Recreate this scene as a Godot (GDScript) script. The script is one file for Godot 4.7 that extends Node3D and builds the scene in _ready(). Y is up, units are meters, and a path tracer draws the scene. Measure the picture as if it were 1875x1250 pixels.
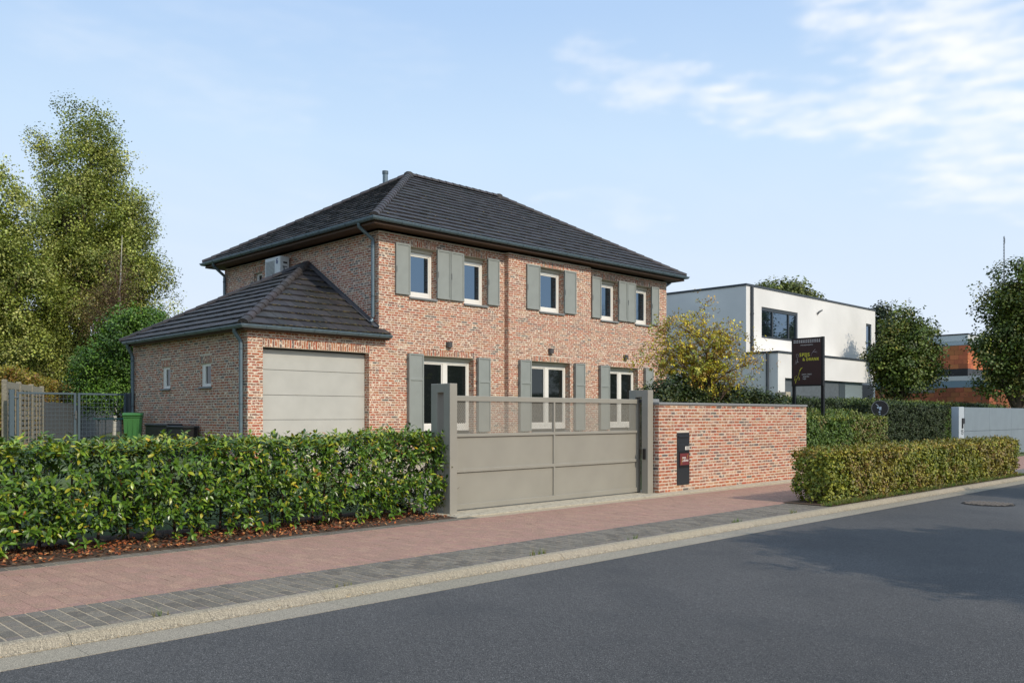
extends Node3D

# ---------------------------------------------------------------- helpers
class MB:
	var v := PackedVector3Array()
	var n := PackedVector3Array()
	var c := PackedColorArray()
	var uv := PackedVector2Array()
	var col := Color.WHITE
	func tri(a: Vector3, b: Vector3, d: Vector3) -> void:      # counter-clockwise seen from outside
		var nn := (b - a).cross(d - a)
		if nn.length_squared() < 1e-14:
			return
		nn = nn.normalized()
		v.append(a); v.append(d); v.append(b)
		for i in 3:
			n.append(nn); c.append(col)
		uv.append(Vector2.ZERO); uv.append(Vector2.ZERO); uv.append(Vector2.ZERO)
	func quad(a: Vector3, b: Vector3, d: Vector3, e: Vector3) -> void:
		tri(a, b, d); tri(a, d, e)
	func quad_uv(a: Vector3, b: Vector3, d: Vector3, e: Vector3) -> void:   # a is bottom left of the picture
		var at := v.size()
		quad(a, b, d, e)
		if v.size() == at + 6:
			var q := [Vector2(0, 1), Vector2(1, 0), Vector2(1, 1), Vector2(0, 1), Vector2(0, 0), Vector2(1, 0)]
			for i in 6:
				uv[at + i] = q[i]
	func stri(p: Array, q: Array) -> void:                     # triangle with given normals
		for k in [0, 2, 1]:
			v.append(p[k]); n.append(q[k]); c.append(col); uv.append(Vector2.ZERO)
	func squad(p: Array, q: Array) -> void:
		stri([p[0], p[1], p[2]], [q[0], q[1], q[2]]); stri([p[0], p[2], p[3]], [q[0], q[2], q[3]])
	func frame(o: Vector3, x: Vector3, y: Vector3, z: Vector3) -> void:     # a box from its corner and three edges (right-handed)
		quad(o + z, o + z + x, o + z + x + y, o + z + y)
		quad(o + x, o, o + y, o + x + y)
		quad(o + x + z, o + x, o + x + y, o + x + y + z)
		quad(o, o + z, o + z + y, o + y)
		quad(o + y + z, o + y + z + x, o + y + x, o + y)
		quad(o, o + x, o + x + z, o + z)
	func box(lo: Vector3, hi: Vector3) -> void:
		var s := hi - lo
		frame(lo, Vector3(s.x, 0, 0), Vector3(0, s.y, 0), Vector3(0, 0, s.z))
	func cbox(lo: Vector3, hi: Vector3, k := 0.006) -> void:   # a box with chamfered edges
		var s := hi - lo
		k = minf(k, minf(s.x, minf(s.y, s.z)) * 0.4)
		var p := func(i: int, j: int, l: int, ax: int) -> Vector3:
			var q := Vector3(hi.x if i else lo.x, hi.y if j else lo.y, hi.z if l else lo.z)
			var d := Vector3(-k if i else k, -k if j else k, -k if l else k)
			d[ax] = 0.0
			return q + d
		var mid := (lo + hi) / 2
		var face := func(a: Vector3, b: Vector3, d: Vector3, e: Vector3) -> void:
			if (b - a).cross(d - a).dot((a + d) / 2 - mid) > 0:
				quad(a, b, d, e)
			else:
				quad(e, d, b, a)
		for f in 2:
			face.call(p.call(f, 0, 0, 0), p.call(f, 1, 0, 0), p.call(f, 1, 1, 0), p.call(f, 0, 1, 0))
			face.call(p.call(0, f, 0, 1), p.call(1, f, 0, 1), p.call(1, f, 1, 1), p.call(0, f, 1, 1))
			face.call(p.call(0, 0, f, 2), p.call(1, 0, f, 2), p.call(1, 1, f, 2), p.call(0, 1, f, 2))
		for i in 2:
			for j in 2:
				face.call(p.call(i, j, 0, 0), p.call(i, j, 1, 0), p.call(i, j, 1, 1), p.call(i, j, 0, 1))
				face.call(p.call(i, 0, j, 0), p.call(i, 1, j, 0), p.call(i, 1, j, 2), p.call(i, 0, j, 2))
				face.call(p.call(0, i, j, 1), p.call(1, i, j, 1), p.call(1, i, j, 2), p.call(0, i, j, 2))
				for l in 2:
					var a: Vector3 = p.call(i, j, l, 0)
					var b: Vector3 = p.call(i, j, l, 1)
					var d: Vector3 = p.call(i, j, l, 2)
					if (b - a).cross(d - a).dot(a - mid) > 0:
						tri(a, b, d)
					else:
						tri(a, d, b)
	func tube(pts: Array, rad: Array, sides := 8, caps := true) -> void:
		var rings := []
		var m := pts.size()
		for i in m:
			var t: Vector3 = (pts[mini(i + 1, m - 1)] - pts[maxi(i - 1, 0)]).normalized()
			var a := t.cross(Vector3.UP if absf(t.y) < 0.9 else Vector3.RIGHT).normalized()
			var b := t.cross(a)
			var ring := []
			for k in sides:
				var d := a * cos(TAU * k / sides) + b * sin(TAU * k / sides)
				ring.append([pts[i] + d * float(rad[i]), d])
			rings.append(ring)
		for i in m - 1:
			for k in sides:
				var l := (k + 1) % sides
				squad([rings[i][k][0], rings[i][l][0], rings[i + 1][l][0], rings[i + 1][k][0]], [rings[i][k][1], rings[i][l][1], rings[i + 1][l][1], rings[i + 1][k][1]])
		if caps:
			for k in range(1, sides - 1):
				tri(rings[0][0][0], rings[0][k + 1][0], rings[0][k][0])
				tri(rings[m - 1][0][0], rings[m - 1][k][0], rings[m - 1][k + 1][0])
	func prism(poly: PackedVector2Array, o: Vector3, x: Vector3, y: Vector3, depth: Vector3) -> void:   # a flat outline pushed along depth; x, y, depth right-handed
		var pp := poly
		if Geometry2D.is_polygon_clockwise(pp):
			pp = pp.duplicate(); pp.reverse()
		var ix := Geometry2D.triangulate_polygon(pp)
		for i in range(0, ix.size(), 3):
			var a := o + x * pp[ix[i]].x + y * pp[ix[i]].y
			var b := o + x * pp[ix[i + 1]].x + y * pp[ix[i + 1]].y
			var d := o + x * pp[ix[i + 2]].x + y * pp[ix[i + 2]].y
			if (b - a).cross(d - a).dot(depth) > 0:
				tri(a + depth, b + depth, d + depth); tri(a, d, b)
			else:
				tri(a + depth, d + depth, b + depth); tri(a, b, d)
		for i in pp.size():
			var p := pp[i]
			var q := pp[(i + 1) % pp.size()]
			var a := o + x * p.x + y * p.y
			var b := o + x * q.x + y * q.y
			quad(a, b, b + depth, a + depth)
	func done() -> ArrayMesh:
		var m := ArrayMesh.new()
		var a := []
		a.resize(Mesh.ARRAY_MAX)
		a[Mesh.ARRAY_VERTEX] = v; a[Mesh.ARRAY_NORMAL] = n; a[Mesh.ARRAY_COLOR] = c; a[Mesh.ARRAY_TEX_UV] = uv
		if v.size():
			m.add_surface_from_arrays(Mesh.PRIMITIVE_TRIANGLES, a)
		return m

var rng := RandomNumberGenerator.new()
var M := {}
const H := 1.5
const FW := Vector3(0.7009, 0, -0.7133)
const RT := Vector3(0.7133, 0, 0.7009)

func lin(r: float, g: float, b: float) -> Color:
	return Color(r / 255.0, g / 255.0, b / 255.0).srgb_to_linear()

func at(px: float, py: float, depth: float) -> Vector3:      # a point so many metres ahead, from its place in the survey of the photograph
	return Vector3(0, H, 0) + (FW + RT * (px - 937.5) / 1590.0 + Vector3.UP * (760.0 - py) / 1590.0) * depth

func ground_at(px: float, depth: float, y := 0.5) -> Vector3:
	var p := at(px, 760, depth)
	return Vector3(p.x, y, p.z)

func rf(a: float, b: float) -> float:
	return rng.randf_range(a, b)

func put(called: String, m: Mesh, material: Material, parent: Node, where := Vector3.ZERO) -> MeshInstance3D:
	var o := MeshInstance3D.new()
	o.name = named(called, parent)
	o.mesh = m
	o.material_override = material
	o.position = where
	parent.add_child(o, true)
	return o

var taken := {}
func named(called: String, parent: Node) -> String:
	var key := str(parent.get_instance_id()) + called
	var k: int = taken.get(key, 0)
	taken[key] = k + 1
	return called if k == 0 else "%s_%03d" % [called, k]

func part(called: String, b: MB, material: Material, parent: Node) -> MeshInstance3D:
	return put(called, b.done(), material, parent)

func thing(called: String, label: String, category: String, where := Vector3.ZERO, group := "") -> Node3D:
	var o := Node3D.new()
	o.name = named(called, self)
	add_child(o, true)
	o.position = where
	return tag(o, label, category, group)

func tag(o: Node3D, label: String, category: String, group := "") -> Node3D:
	o.set_meta("label", label); o.set_meta("category", category)
	if group:
		o.set_meta("group", group)
	return o

func holder(called: String, parent: Node) -> Node3D:
	var o := Node3D.new()
	o.name = named(called, parent)
	parent.add_child(o, true)
	return o

func struct(called: String, b: MB, material: Material) -> MeshInstance3D:
	var o := part(called, b, material, self)
	o.set_meta("kind", "structure")
	return o

func copies(called: String, m: Mesh, material: Material, xf: Array, cols: Array, parent: Node, stuff := true) -> MultiMeshInstance3D:
	var mm := MultiMesh.new()
	mm.transform_format = MultiMesh.TRANSFORM_3D
	mm.use_colors = true
	mm.mesh = m
	mm.instance_count = xf.size()
	for i in xf.size():
		mm.set_instance_transform(i, xf[i])
		mm.set_instance_color(i, cols[i])
	var o := MultiMeshInstance3D.new()
	o.name = named(called, parent)
	o.multimesh = mm
	o.material_override = material
	if stuff:
		o.set_meta("kind", "stuff")
	parent.add_child(o, true)
	return o

# ---------------------------------------------------------------- textures and materials
func speckle(size: int, base: float, spread: float, stones: int, seed_: int, tint := Color(1, 1, 1), light := 0.5) -> ImageTexture:
	var r := RandomNumberGenerator.new()
	r.seed = seed_
	var nz := FastNoiseLite.new()
	nz.seed = seed_; nz.frequency = 6.0 / size; nz.fractal_octaves = 4
	var g := PackedFloat32Array()
	g.resize(size * size)
	for y in size:
		for x in size:
			g[y * size + x] = base + r.randf_range(-spread, spread)
	for k in stones:
		var x0 := r.randi() % size
		var y0 := r.randi() % size
		var rad := r.randi_range(1, 3)
		var val := base + (spread * r.randf_range(1.0, 2.4) if r.randf() < light else -spread * r.randf_range(1.0, 2.0))
		for dy in range(-rad, rad + 1):
			for dx in range(-rad, rad + 1):
				if dx * dx + dy * dy <= rad * rad:
					g[((y0 + dy + size) % size) * size + (x0 + dx + size) % size] = val
	var by := PackedByteArray()
	by.resize(size * size * 3)
	for i in size * size:
		var q := clampf(g[i], 0.0, 1.0)
		by[i * 3] = int(255 * minf(1.0, q * tint.r)); by[i * 3 + 1] = int(255 * minf(1.0, q * tint.g)); by[i * 3 + 2] = int(255 * minf(1.0, q * tint.b))
	return ImageTexture.create_from_image(Image.create_from_data(size, size, false, Image.FORMAT_RGB8, by))

func cloudy(size: int, lo: float, hi: float, freq: float, oct: int, seed_: int) -> ImageTexture:   # a soft grey multiplier
	var nz := FastNoiseLite.new()
	nz.seed = seed_; nz.frequency = freq; nz.fractal_octaves = oct
	var im := nz.get_seamless_image(size, size, false, false, 0.15)
	var src := im.get_data()
	var by := PackedByteArray()
	by.resize(size * size * 3)
	for i in size * size:
		var q := int(255 * lerpf(lo, hi, src[i] / 255.0))
		by[i * 3] = q; by[i * 3 + 1] = q; by[i * 3 + 2] = q
	return ImageTexture.create_from_image(Image.create_from_data(size, size, false, Image.FORMAT_RGB8, by))

func smear(size: int, cut: float, soft: float, freq: float, col: Color, most: float, seed_: int) -> ImageTexture:   # patches of colour with clear air between
	var nz := FastNoiseLite.new()
	nz.seed = seed_; nz.frequency = freq; nz.fractal_octaves = 4
	var src := nz.get_seamless_image(size, size, false, false, 0.15).get_data()
	var by := PackedByteArray()
	by.resize(size * size * 4)
	for i in size * size:
		var q := clampf((src[i] / 255.0 - cut) / soft, 0.0, 1.0) * most
		by[i * 4] = col.r8; by[i * 4 + 1] = col.g8; by[i * 4 + 2] = col.b8; by[i * 4 + 3] = int(255 * q)
	return ImageTexture.create_from_image(Image.create_from_data(size, size, false, Image.FORMAT_RGBA8, by))

func mat(r: float, g: float, b: float, rough := 0.8, tex: Texture2D = null, scale := 1.0, vc := false) -> StandardMaterial3D:
	var m := StandardMaterial3D.new()
	m.albedo_color = Color(r / 255.0, g / 255.0, b / 255.0)
	m.roughness = rough
	m.vertex_color_use_as_albedo = vc
	if tex:
		m.albedo_texture = tex
		m.uv1_triplanar = true
		m.uv1_world_triplanar = true
		m.uv1_scale = Vector3.ONE * scale
	return m

func overlay(m: StandardMaterial3D, tex: Texture2D, scale: float) -> void:
	m.detail_enabled = true
	m.detail_albedo = tex
	m.detail_blend_mode = BaseMaterial3D.BLEND_MODE_MIX
	m.detail_uv_layer = BaseMaterial3D.DETAIL_UV_2
	m.uv2_triplanar = true
	m.uv2_world_triplanar = true
	m.uv2_scale = Vector3.ONE * scale

func bump(m: StandardMaterial3D, tex: Texture2D, cm: float) -> void:
	m.heightmap_enabled = true
	m.heightmap_texture = tex
	m.heightmap_scale = cm

func leafy(tint: Color, rough := 0.5, back := 0.35) -> StandardMaterial3D:
	var m := StandardMaterial3D.new()
	m.albedo_color = tint
	m.vertex_color_use_as_albedo = true
	m.roughness = rough
	m.backlight_enabled = true
	m.backlight = Color(back, back, back * 0.6)
	return m

func materials() -> void:
	var grain := cloudy(512, 0.8, 1.0, 0.05, 5, 11)
	var fine := speckle(512, 0.86, 0.09, 5000, 12)
	var soft := cloudy(512, 0.84, 1.0, 0.012, 4, 13)
	var even := cloudy(256, 0.955, 1.0, 0.012, 3, 33)
	var asphalt := speckle(1024, 0.55, 0.17, 26000, 14, Color(1, 1, 1.0), 0.42)
	var aggregate := speckle(512, 0.72, 0.14, 9000, 15, Color(1, 0.97, 0.9), 0.5)
	M.asphalt = mat(150, 147, 144, 0.85, asphalt, 0.9, true)
	overlay(M.asphalt, smear(1024, 0.52, 0.3, 0.006, Color(0.17, 0.175, 0.19), 0.24, 41), 0.11)
	bump(M.asphalt, asphalt, 0.25)
	M.aggregate = mat(216, 208, 195, 0.9, aggregate, 2.2, true)
	bump(M.aggregate, aggregate, 0.08)
	M.gutterstone = mat(206, 201, 192, 0.9, aggregate, 3.0, true)
	M.paver = mat(255, 255, 255, 0.92, speckle(512, 0.78, 0.13, 9000, 16), 2.4, true)
	overlay(M.paver, smear(512, 0.62, 0.2, 0.02, Color(0.62, 0.56, 0.46), 0.35, 17), 0.9)
	M.redpaver = mat(255, 255, 255, 0.92, speckle(512, 0.82, 0.12, 9000, 18), 2.0, true)
	overlay(M.redpaver, smear(512, 0.52, 0.5, 0.008, Color(0.62, 0.5, 0.44), 0.3, 17), 0.35)
	M.sand = mat(204, 186, 158, 0.95, fine, 2.0)
	M.concrete = mat(206, 196, 174, 0.92, grain, 0.9)
	overlay(M.concrete, smear(512, 0.5, 0.4, 0.02, Color(0.36, 0.32, 0.26), 0.5, 19), 0.7)
	M.soil = mat(92, 72, 54, 0.98, grain, 1.3)
	M.grass = mat(88, 104, 52, 0.95, grain, 0.6)
	M.mortar = mat(246, 231, 210, 0.95, fine, 3.0)
	overlay(M.mortar, smear(512, 0.55, 0.35, 0.02, Color(0.7, 0.63, 0.55), 0.25, 20), 0.8)
	M.brick = mat(255, 255, 255, 0.93, grain, 2.6, true)
	overlay(M.brick, smear(1024, 0.63, 0.05, 0.03, Color(0.93, 0.86, 0.77), 0.8, 21), 0.34)
	bump(M.brick, grain, 0.2)
	M.brickb = mat(255, 255, 255, 0.93, grain, 2.6, true)
	overlay(M.brickb, smear(512, 0.63, 0.06, 0.03, Color(0.89, 0.8, 0.71), 0.7, 22), 0.55)
	M.tile = mat(255, 255, 255, 0.62, grain, 2.0, true)
	overlay(M.tile, smear(512, 0.62, 0.08, 0.05, Color(0.35, 0.33, 0.29), 0.35, 23), 0.7)
	M.moss = mat(126, 119, 95, 1.0, grain, 6.0, true)
	M.zinc = mat(116, 134, 144, 0.42, soft, 1.2)
	M.zinc.metallic = 0.35
	M.zincd = mat(92, 108, 118, 0.5, soft, 1.2)
	M.zincd.metallic = 0.25
	M.lead = mat(84, 86, 92, 0.6, grain, 1.0)
	M.darkwood = mat(92, 66, 48, 0.7, grain, 1.5)
	M.shutter = mat(146, 150, 145, 0.55, even, 0.8)
	M.white = mat(232, 228, 220, 0.4)
	M.blindbox = mat(196, 188, 172, 0.6)
	M.sill = mat(150, 152, 152, 0.7, grain, 2.0)
	M.glass = mat(104, 122, 138, 0.03)
	M.glass.metallic = 0.95
	M.glass.metallic_specular = 0.7
	M.glassd = mat(40, 46, 46, 0.03)
	M.glassd.metallic = 0.5
	M.glassd.metallic_specular = 0.7
	M.door = mat(186, 185, 178, 0.5, even, 0.5)
	M.gate = mat(153, 149, 138, 0.5, even, 0.5)
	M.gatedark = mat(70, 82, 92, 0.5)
	M.black = mat(22, 22, 24, 0.45)
	M.blackm = mat(38, 42, 46, 0.5)
	M.metal = mat(120, 122, 124, 0.4)
	M.metal.metallic = 0.6
	M.lamp = mat(74, 72, 72, 0.5)
	M.render = mat(232, 230, 226, 0.9, cloudy(512, 0.93, 1.0, 0.006, 4, 25), 0.12)
	M.anth = mat(58, 64, 70, 0.5)
	M.greydoor = mat(104, 112, 118, 0.5, soft, 0.6)
	M.block = mat(255, 255, 255, 0.95, grain, 1.5, true)
	M.bark = mat(98, 88, 72, 0.95, grain, 2.0)
	M.barkl = mat(156, 146, 116, 0.95, grain, 2.0)
	M.birch = mat(206, 200, 188, 0.85, grain, 3.0)
	M.twig = mat(96, 76, 62, 0.95)
	M.oldwood = mat(255, 255, 255, 0.9, cloudy(512, 0.6, 1.0, 0.03, 4, 26), 1.2, true)
	M.steel = mat(76, 92, 102, 0.5)
	M.panelgrey = mat(92, 92, 92, 0.85, grain, 1.0)
	M.bin = mat(62, 116, 58, 0.45)
	M.bind = mat(36, 96, 38, 0.45)
	M.teal = mat(28, 92, 84, 0.5)
	M.plain = mat(255, 255, 255, 0.9, grain, 2.0, true)
	M.acwhite = mat(206, 208, 206, 0.5)
	M.laurel = leafy(Color(1, 1, 1), 0.33, 0.3)
	M.leaf = leafy(Color(1, 1, 1), 0.5, 0.42)
	M.litter = leafy(Color(1, 1, 1), 0.85, 0.05)

# ---------------------------------------------------------------- sky
func sky_picture() -> ImageTexture:
	var w := 2048
	var h := 1024
	var nz := FastNoiseLite.new()
	nz.seed = 5; nz.frequency = 1.0; nz.fractal_octaves = 5; nz.fractal_gain = 0.55
	var n2 := FastNoiseLite.new()
	n2.seed = 9; n2.frequency = 1.0; n2.fractal_octaves = 3
	# strokes of high cloud: azimuth from the camera's heading, elevation, to azimuth, elevation, half width, strength
	var strokes := [[4.0, 22.0, 13.0, 19.6, 1.1, 0.6], [13.0, 19.6, 24.5, 17.2, 1.4, 0.72], [20.0, 23.5, 27.0, 20.5, 1.8, 0.8], [24.5, 17.6, 33.0, 14.5, 3.0, 0.8], [26.0, 25.0, 30.5, 19.0, 2.4, 0.8], [27.0, 13.0, 36.0, 11.0, 1.6, 0.5],
		[2.0, 13.6, 10.0, 13.0, 0.8, 0.2], [-28.0, 21.5, -14.0, 18.5, 1.6, 0.16], [-22.0, 25.0, -6.0, 22.0, 2.0, 0.1], [-14.0, 12.0, -4.0, 10.5, 1.4, 0.14]]
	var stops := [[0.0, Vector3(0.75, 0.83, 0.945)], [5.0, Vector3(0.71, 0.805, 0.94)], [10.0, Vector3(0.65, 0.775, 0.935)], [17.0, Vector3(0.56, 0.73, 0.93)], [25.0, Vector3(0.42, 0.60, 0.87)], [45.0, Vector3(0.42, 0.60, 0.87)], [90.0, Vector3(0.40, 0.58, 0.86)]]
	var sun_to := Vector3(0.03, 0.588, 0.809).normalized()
	var px := PackedFloat32Array()
	px.resize(w * h * 4)
	var head := 44.5
	for j in h:
		var el := 90.0 - 180.0 * (j + 0.5) / h
		var base := Vector3(0.30, 0.29, 0.26)
		if el >= 0.0:
			for s in stops.size() - 1:
				if el >= stops[s][0] and el <= stops[s + 1][0]:
					base = (stops[s][1] as Vector3).lerp(stops[s + 1][1], (el - stops[s][0]) / (stops[s + 1][0] - stops[s][0]))
		var ce := cos(deg_to_rad(el))
		var se := sin(deg_to_rad(el))
		for i in w:
			var az := wrapf(360.0 * (i + 0.5) / w, -180.0, 180.0)       # clockwise from -Z
			var cc := base
			if el > -1.0:
				var a := deg_to_rad(az)
				var d := Vector3(sin(a) * ce, se, -cos(a) * ce)
				var q := d / maxf(0.12, d.y + 0.12)
				var wisp := nz.get_noise_3d(q.x * 1.3, q.z * 3.4, 0.0) * 0.5 + 0.5
				var broad := n2.get_noise_3d(q.x * 0.5, q.z * 0.9, 3.0) * 0.5 + 0.5
				var k := clampf((broad - 0.42) * 1.6, 0.0, 1.0) * clampf((wisp - 0.3) * 1.6, 0.0, 1.0) * 0.24
				var rel := wrapf(az - head, -180.0, 180.0)
				if absf(rel) < 45.0 and el < 35.0:
					var wob := nz.get_noise_3d(rel * 0.10, el * 0.36, 7.0)
					var feather := nz.get_noise_3d(rel * 0.28 + el * 0.25, el * 1.3, 11.0)
					for s in strokes:
						var p := Vector2(s[0], s[1])
						var t := Vector2(s[2], s[3]) - p
						var u := clampf((Vector2(rel, el) - p).dot(t) / t.length_squared(), 0.0, 1.0)
						var far := (Vector2(rel, el + wob * 2.6) - p - t * u).length() / float(s[4])
						var x := smoothstep(0.0, 1.0, clampf((1.6 - far + feather * 0.7) * 0.62, 0.0, 1.0))
						k = 1.0 - (1.0 - k) * (1.0 - x * float(s[5]) * clampf(0.62 + wob * 0.6 + feather * 0.45, 0.12, 1.0))
				cc = base.lerp(Vector3(0.955, 0.965, 0.985), clampf(k, 0.0, 0.96))
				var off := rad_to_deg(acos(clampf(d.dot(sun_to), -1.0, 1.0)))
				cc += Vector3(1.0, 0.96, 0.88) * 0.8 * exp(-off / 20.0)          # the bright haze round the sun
			var o := (j * w + i) * 4
			px[o] = cc.x; px[o + 1] = cc.y; px[o + 2] = cc.z; px[o + 3] = 1.0
	return ImageTexture.create_from_image(Image.create_from_data(w, h, false, Image.FORMAT_RGBAF, px.to_byte_array()))

# ---------------------------------------------------------------- ground, road, pavement
const YR := -0.07
const YARD := 0.5

func sheet(b: MB, x0: float, x1: float, z0: float, z1: float, y0: float, y1: float, step := 0.0, tone: FastNoiseLite = null, lo := 1.0, hi := 1.0) -> void:   # z0 is the far edge at y0
	var nx := maxi(1, int((x1 - x0) / step)) if step > 0.0 else 1
	var nzz := maxi(1, int((z1 - z0) / step)) if step > 0.0 else 1
	var tint := func(x: float, z: float) -> Color:
		if tone == null:
			return Color.WHITE
		var q := lerpf(lo, hi, clampf(tone.get_noise_2d(x, z) * 0.9 + 0.5, 0.0, 1.0))
		return Color(q, q, q)
	for i in nx:
		for j in nzz:
			var xa := lerpf(x0, x1, float(i) / nx)
			var xb := lerpf(x0, x1, float(i + 1) / nx)
			var za := lerpf(z0, z1, float(j) / nzz)
			var zb := lerpf(z0, z1, float(j + 1) / nzz)
			var ya := lerpf(y0, y1, float(j) / nzz)
			var yb := lerpf(y0, y1, float(j + 1) / nzz)
			var k := b.c.size()
			b.quad(Vector3(xa, yb, zb), Vector3(xb, yb, zb), Vector3(xb, ya, za), Vector3(xa, ya, za))
			if tone != null and b.c.size() == k + 6:
				var c00: Color = tint.call(xa, zb)
				var c10: Color = tint.call(xb, zb)
				var c11: Color = tint.call(xb, za)
				var c01: Color = tint.call(xa, za)
				var q := [c00, c11, c10, c00, c01, c11]
				for e in 6:
					b.c[k + e] = q[e]

func paver_mesh(sx: float, sz: float, bevel: float, c: Color) -> ArrayMesh:
	var b := MB.new()
	b.col = c
	var hx := sx / 2
	var hz := sz / 2
	var t := [Vector3(-hx + bevel, 0, hz - bevel), Vector3(hx - bevel, 0, hz - bevel), Vector3(hx - bevel, 0, -hz + bevel), Vector3(-hx + bevel, 0, -hz + bevel)]
	var e := [Vector3(-hx, -bevel, hz), Vector3(hx, -bevel, hz), Vector3(hx, -bevel, -hz), Vector3(-hx, -bevel, -hz)]
	b.quad(t[0], t[1], t[2], t[3])
	for i in 4:
		var j := (i + 1) % 4
		b.quad(e[i], e[j], t[j], t[i])
		var dn := Vector3(0, -0.02, 0)
		b.quad(e[i] + dn, e[j] + dn, e[j], e[i])
	return b.done()

func lay(parent: Node3D, called: String, spots: Array, kinds: Array, material: Material, most: int) -> void:   # the nearest pavers as parts, the rest joined
	spots.sort_custom(func(a, b): return a[0].length_squared() < b[0].length_squared())
	var rest := MB.new()
	for i in spots.size():
		var m: ArrayMesh = kinds[spots[i][1]]
		var y: float = rf(-0.001, 0.0012)
		var bs := Basis.from_euler(Vector3(rf(-0.008, 0.008), rf(-0.004, 0.004), rf(-0.008, 0.008)))
		var p: Vector3 = spots[i][0] + Vector3(0, y, 0)
		if i < most:
			var o := put(called, m, material, parent, p)
			o.basis = bs
		else:
			var s := m.surface_get_arrays(0)
			var vs: PackedVector3Array = s[Mesh.ARRAY_VERTEX]
			var ns: PackedVector3Array = s[Mesh.ARRAY_NORMAL]
			for k in vs.size():
				rest.v.append(bs * vs[k] + p); rest.n.append(bs * ns[k]); rest.uv.append(Vector2.ZERO)
			rest.c.append_array(s[Mesh.ARRAY_COLOR])
	if rest.v.size():
		part(called + "_field", rest, material, parent).set_meta("kind", "stuff")

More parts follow.
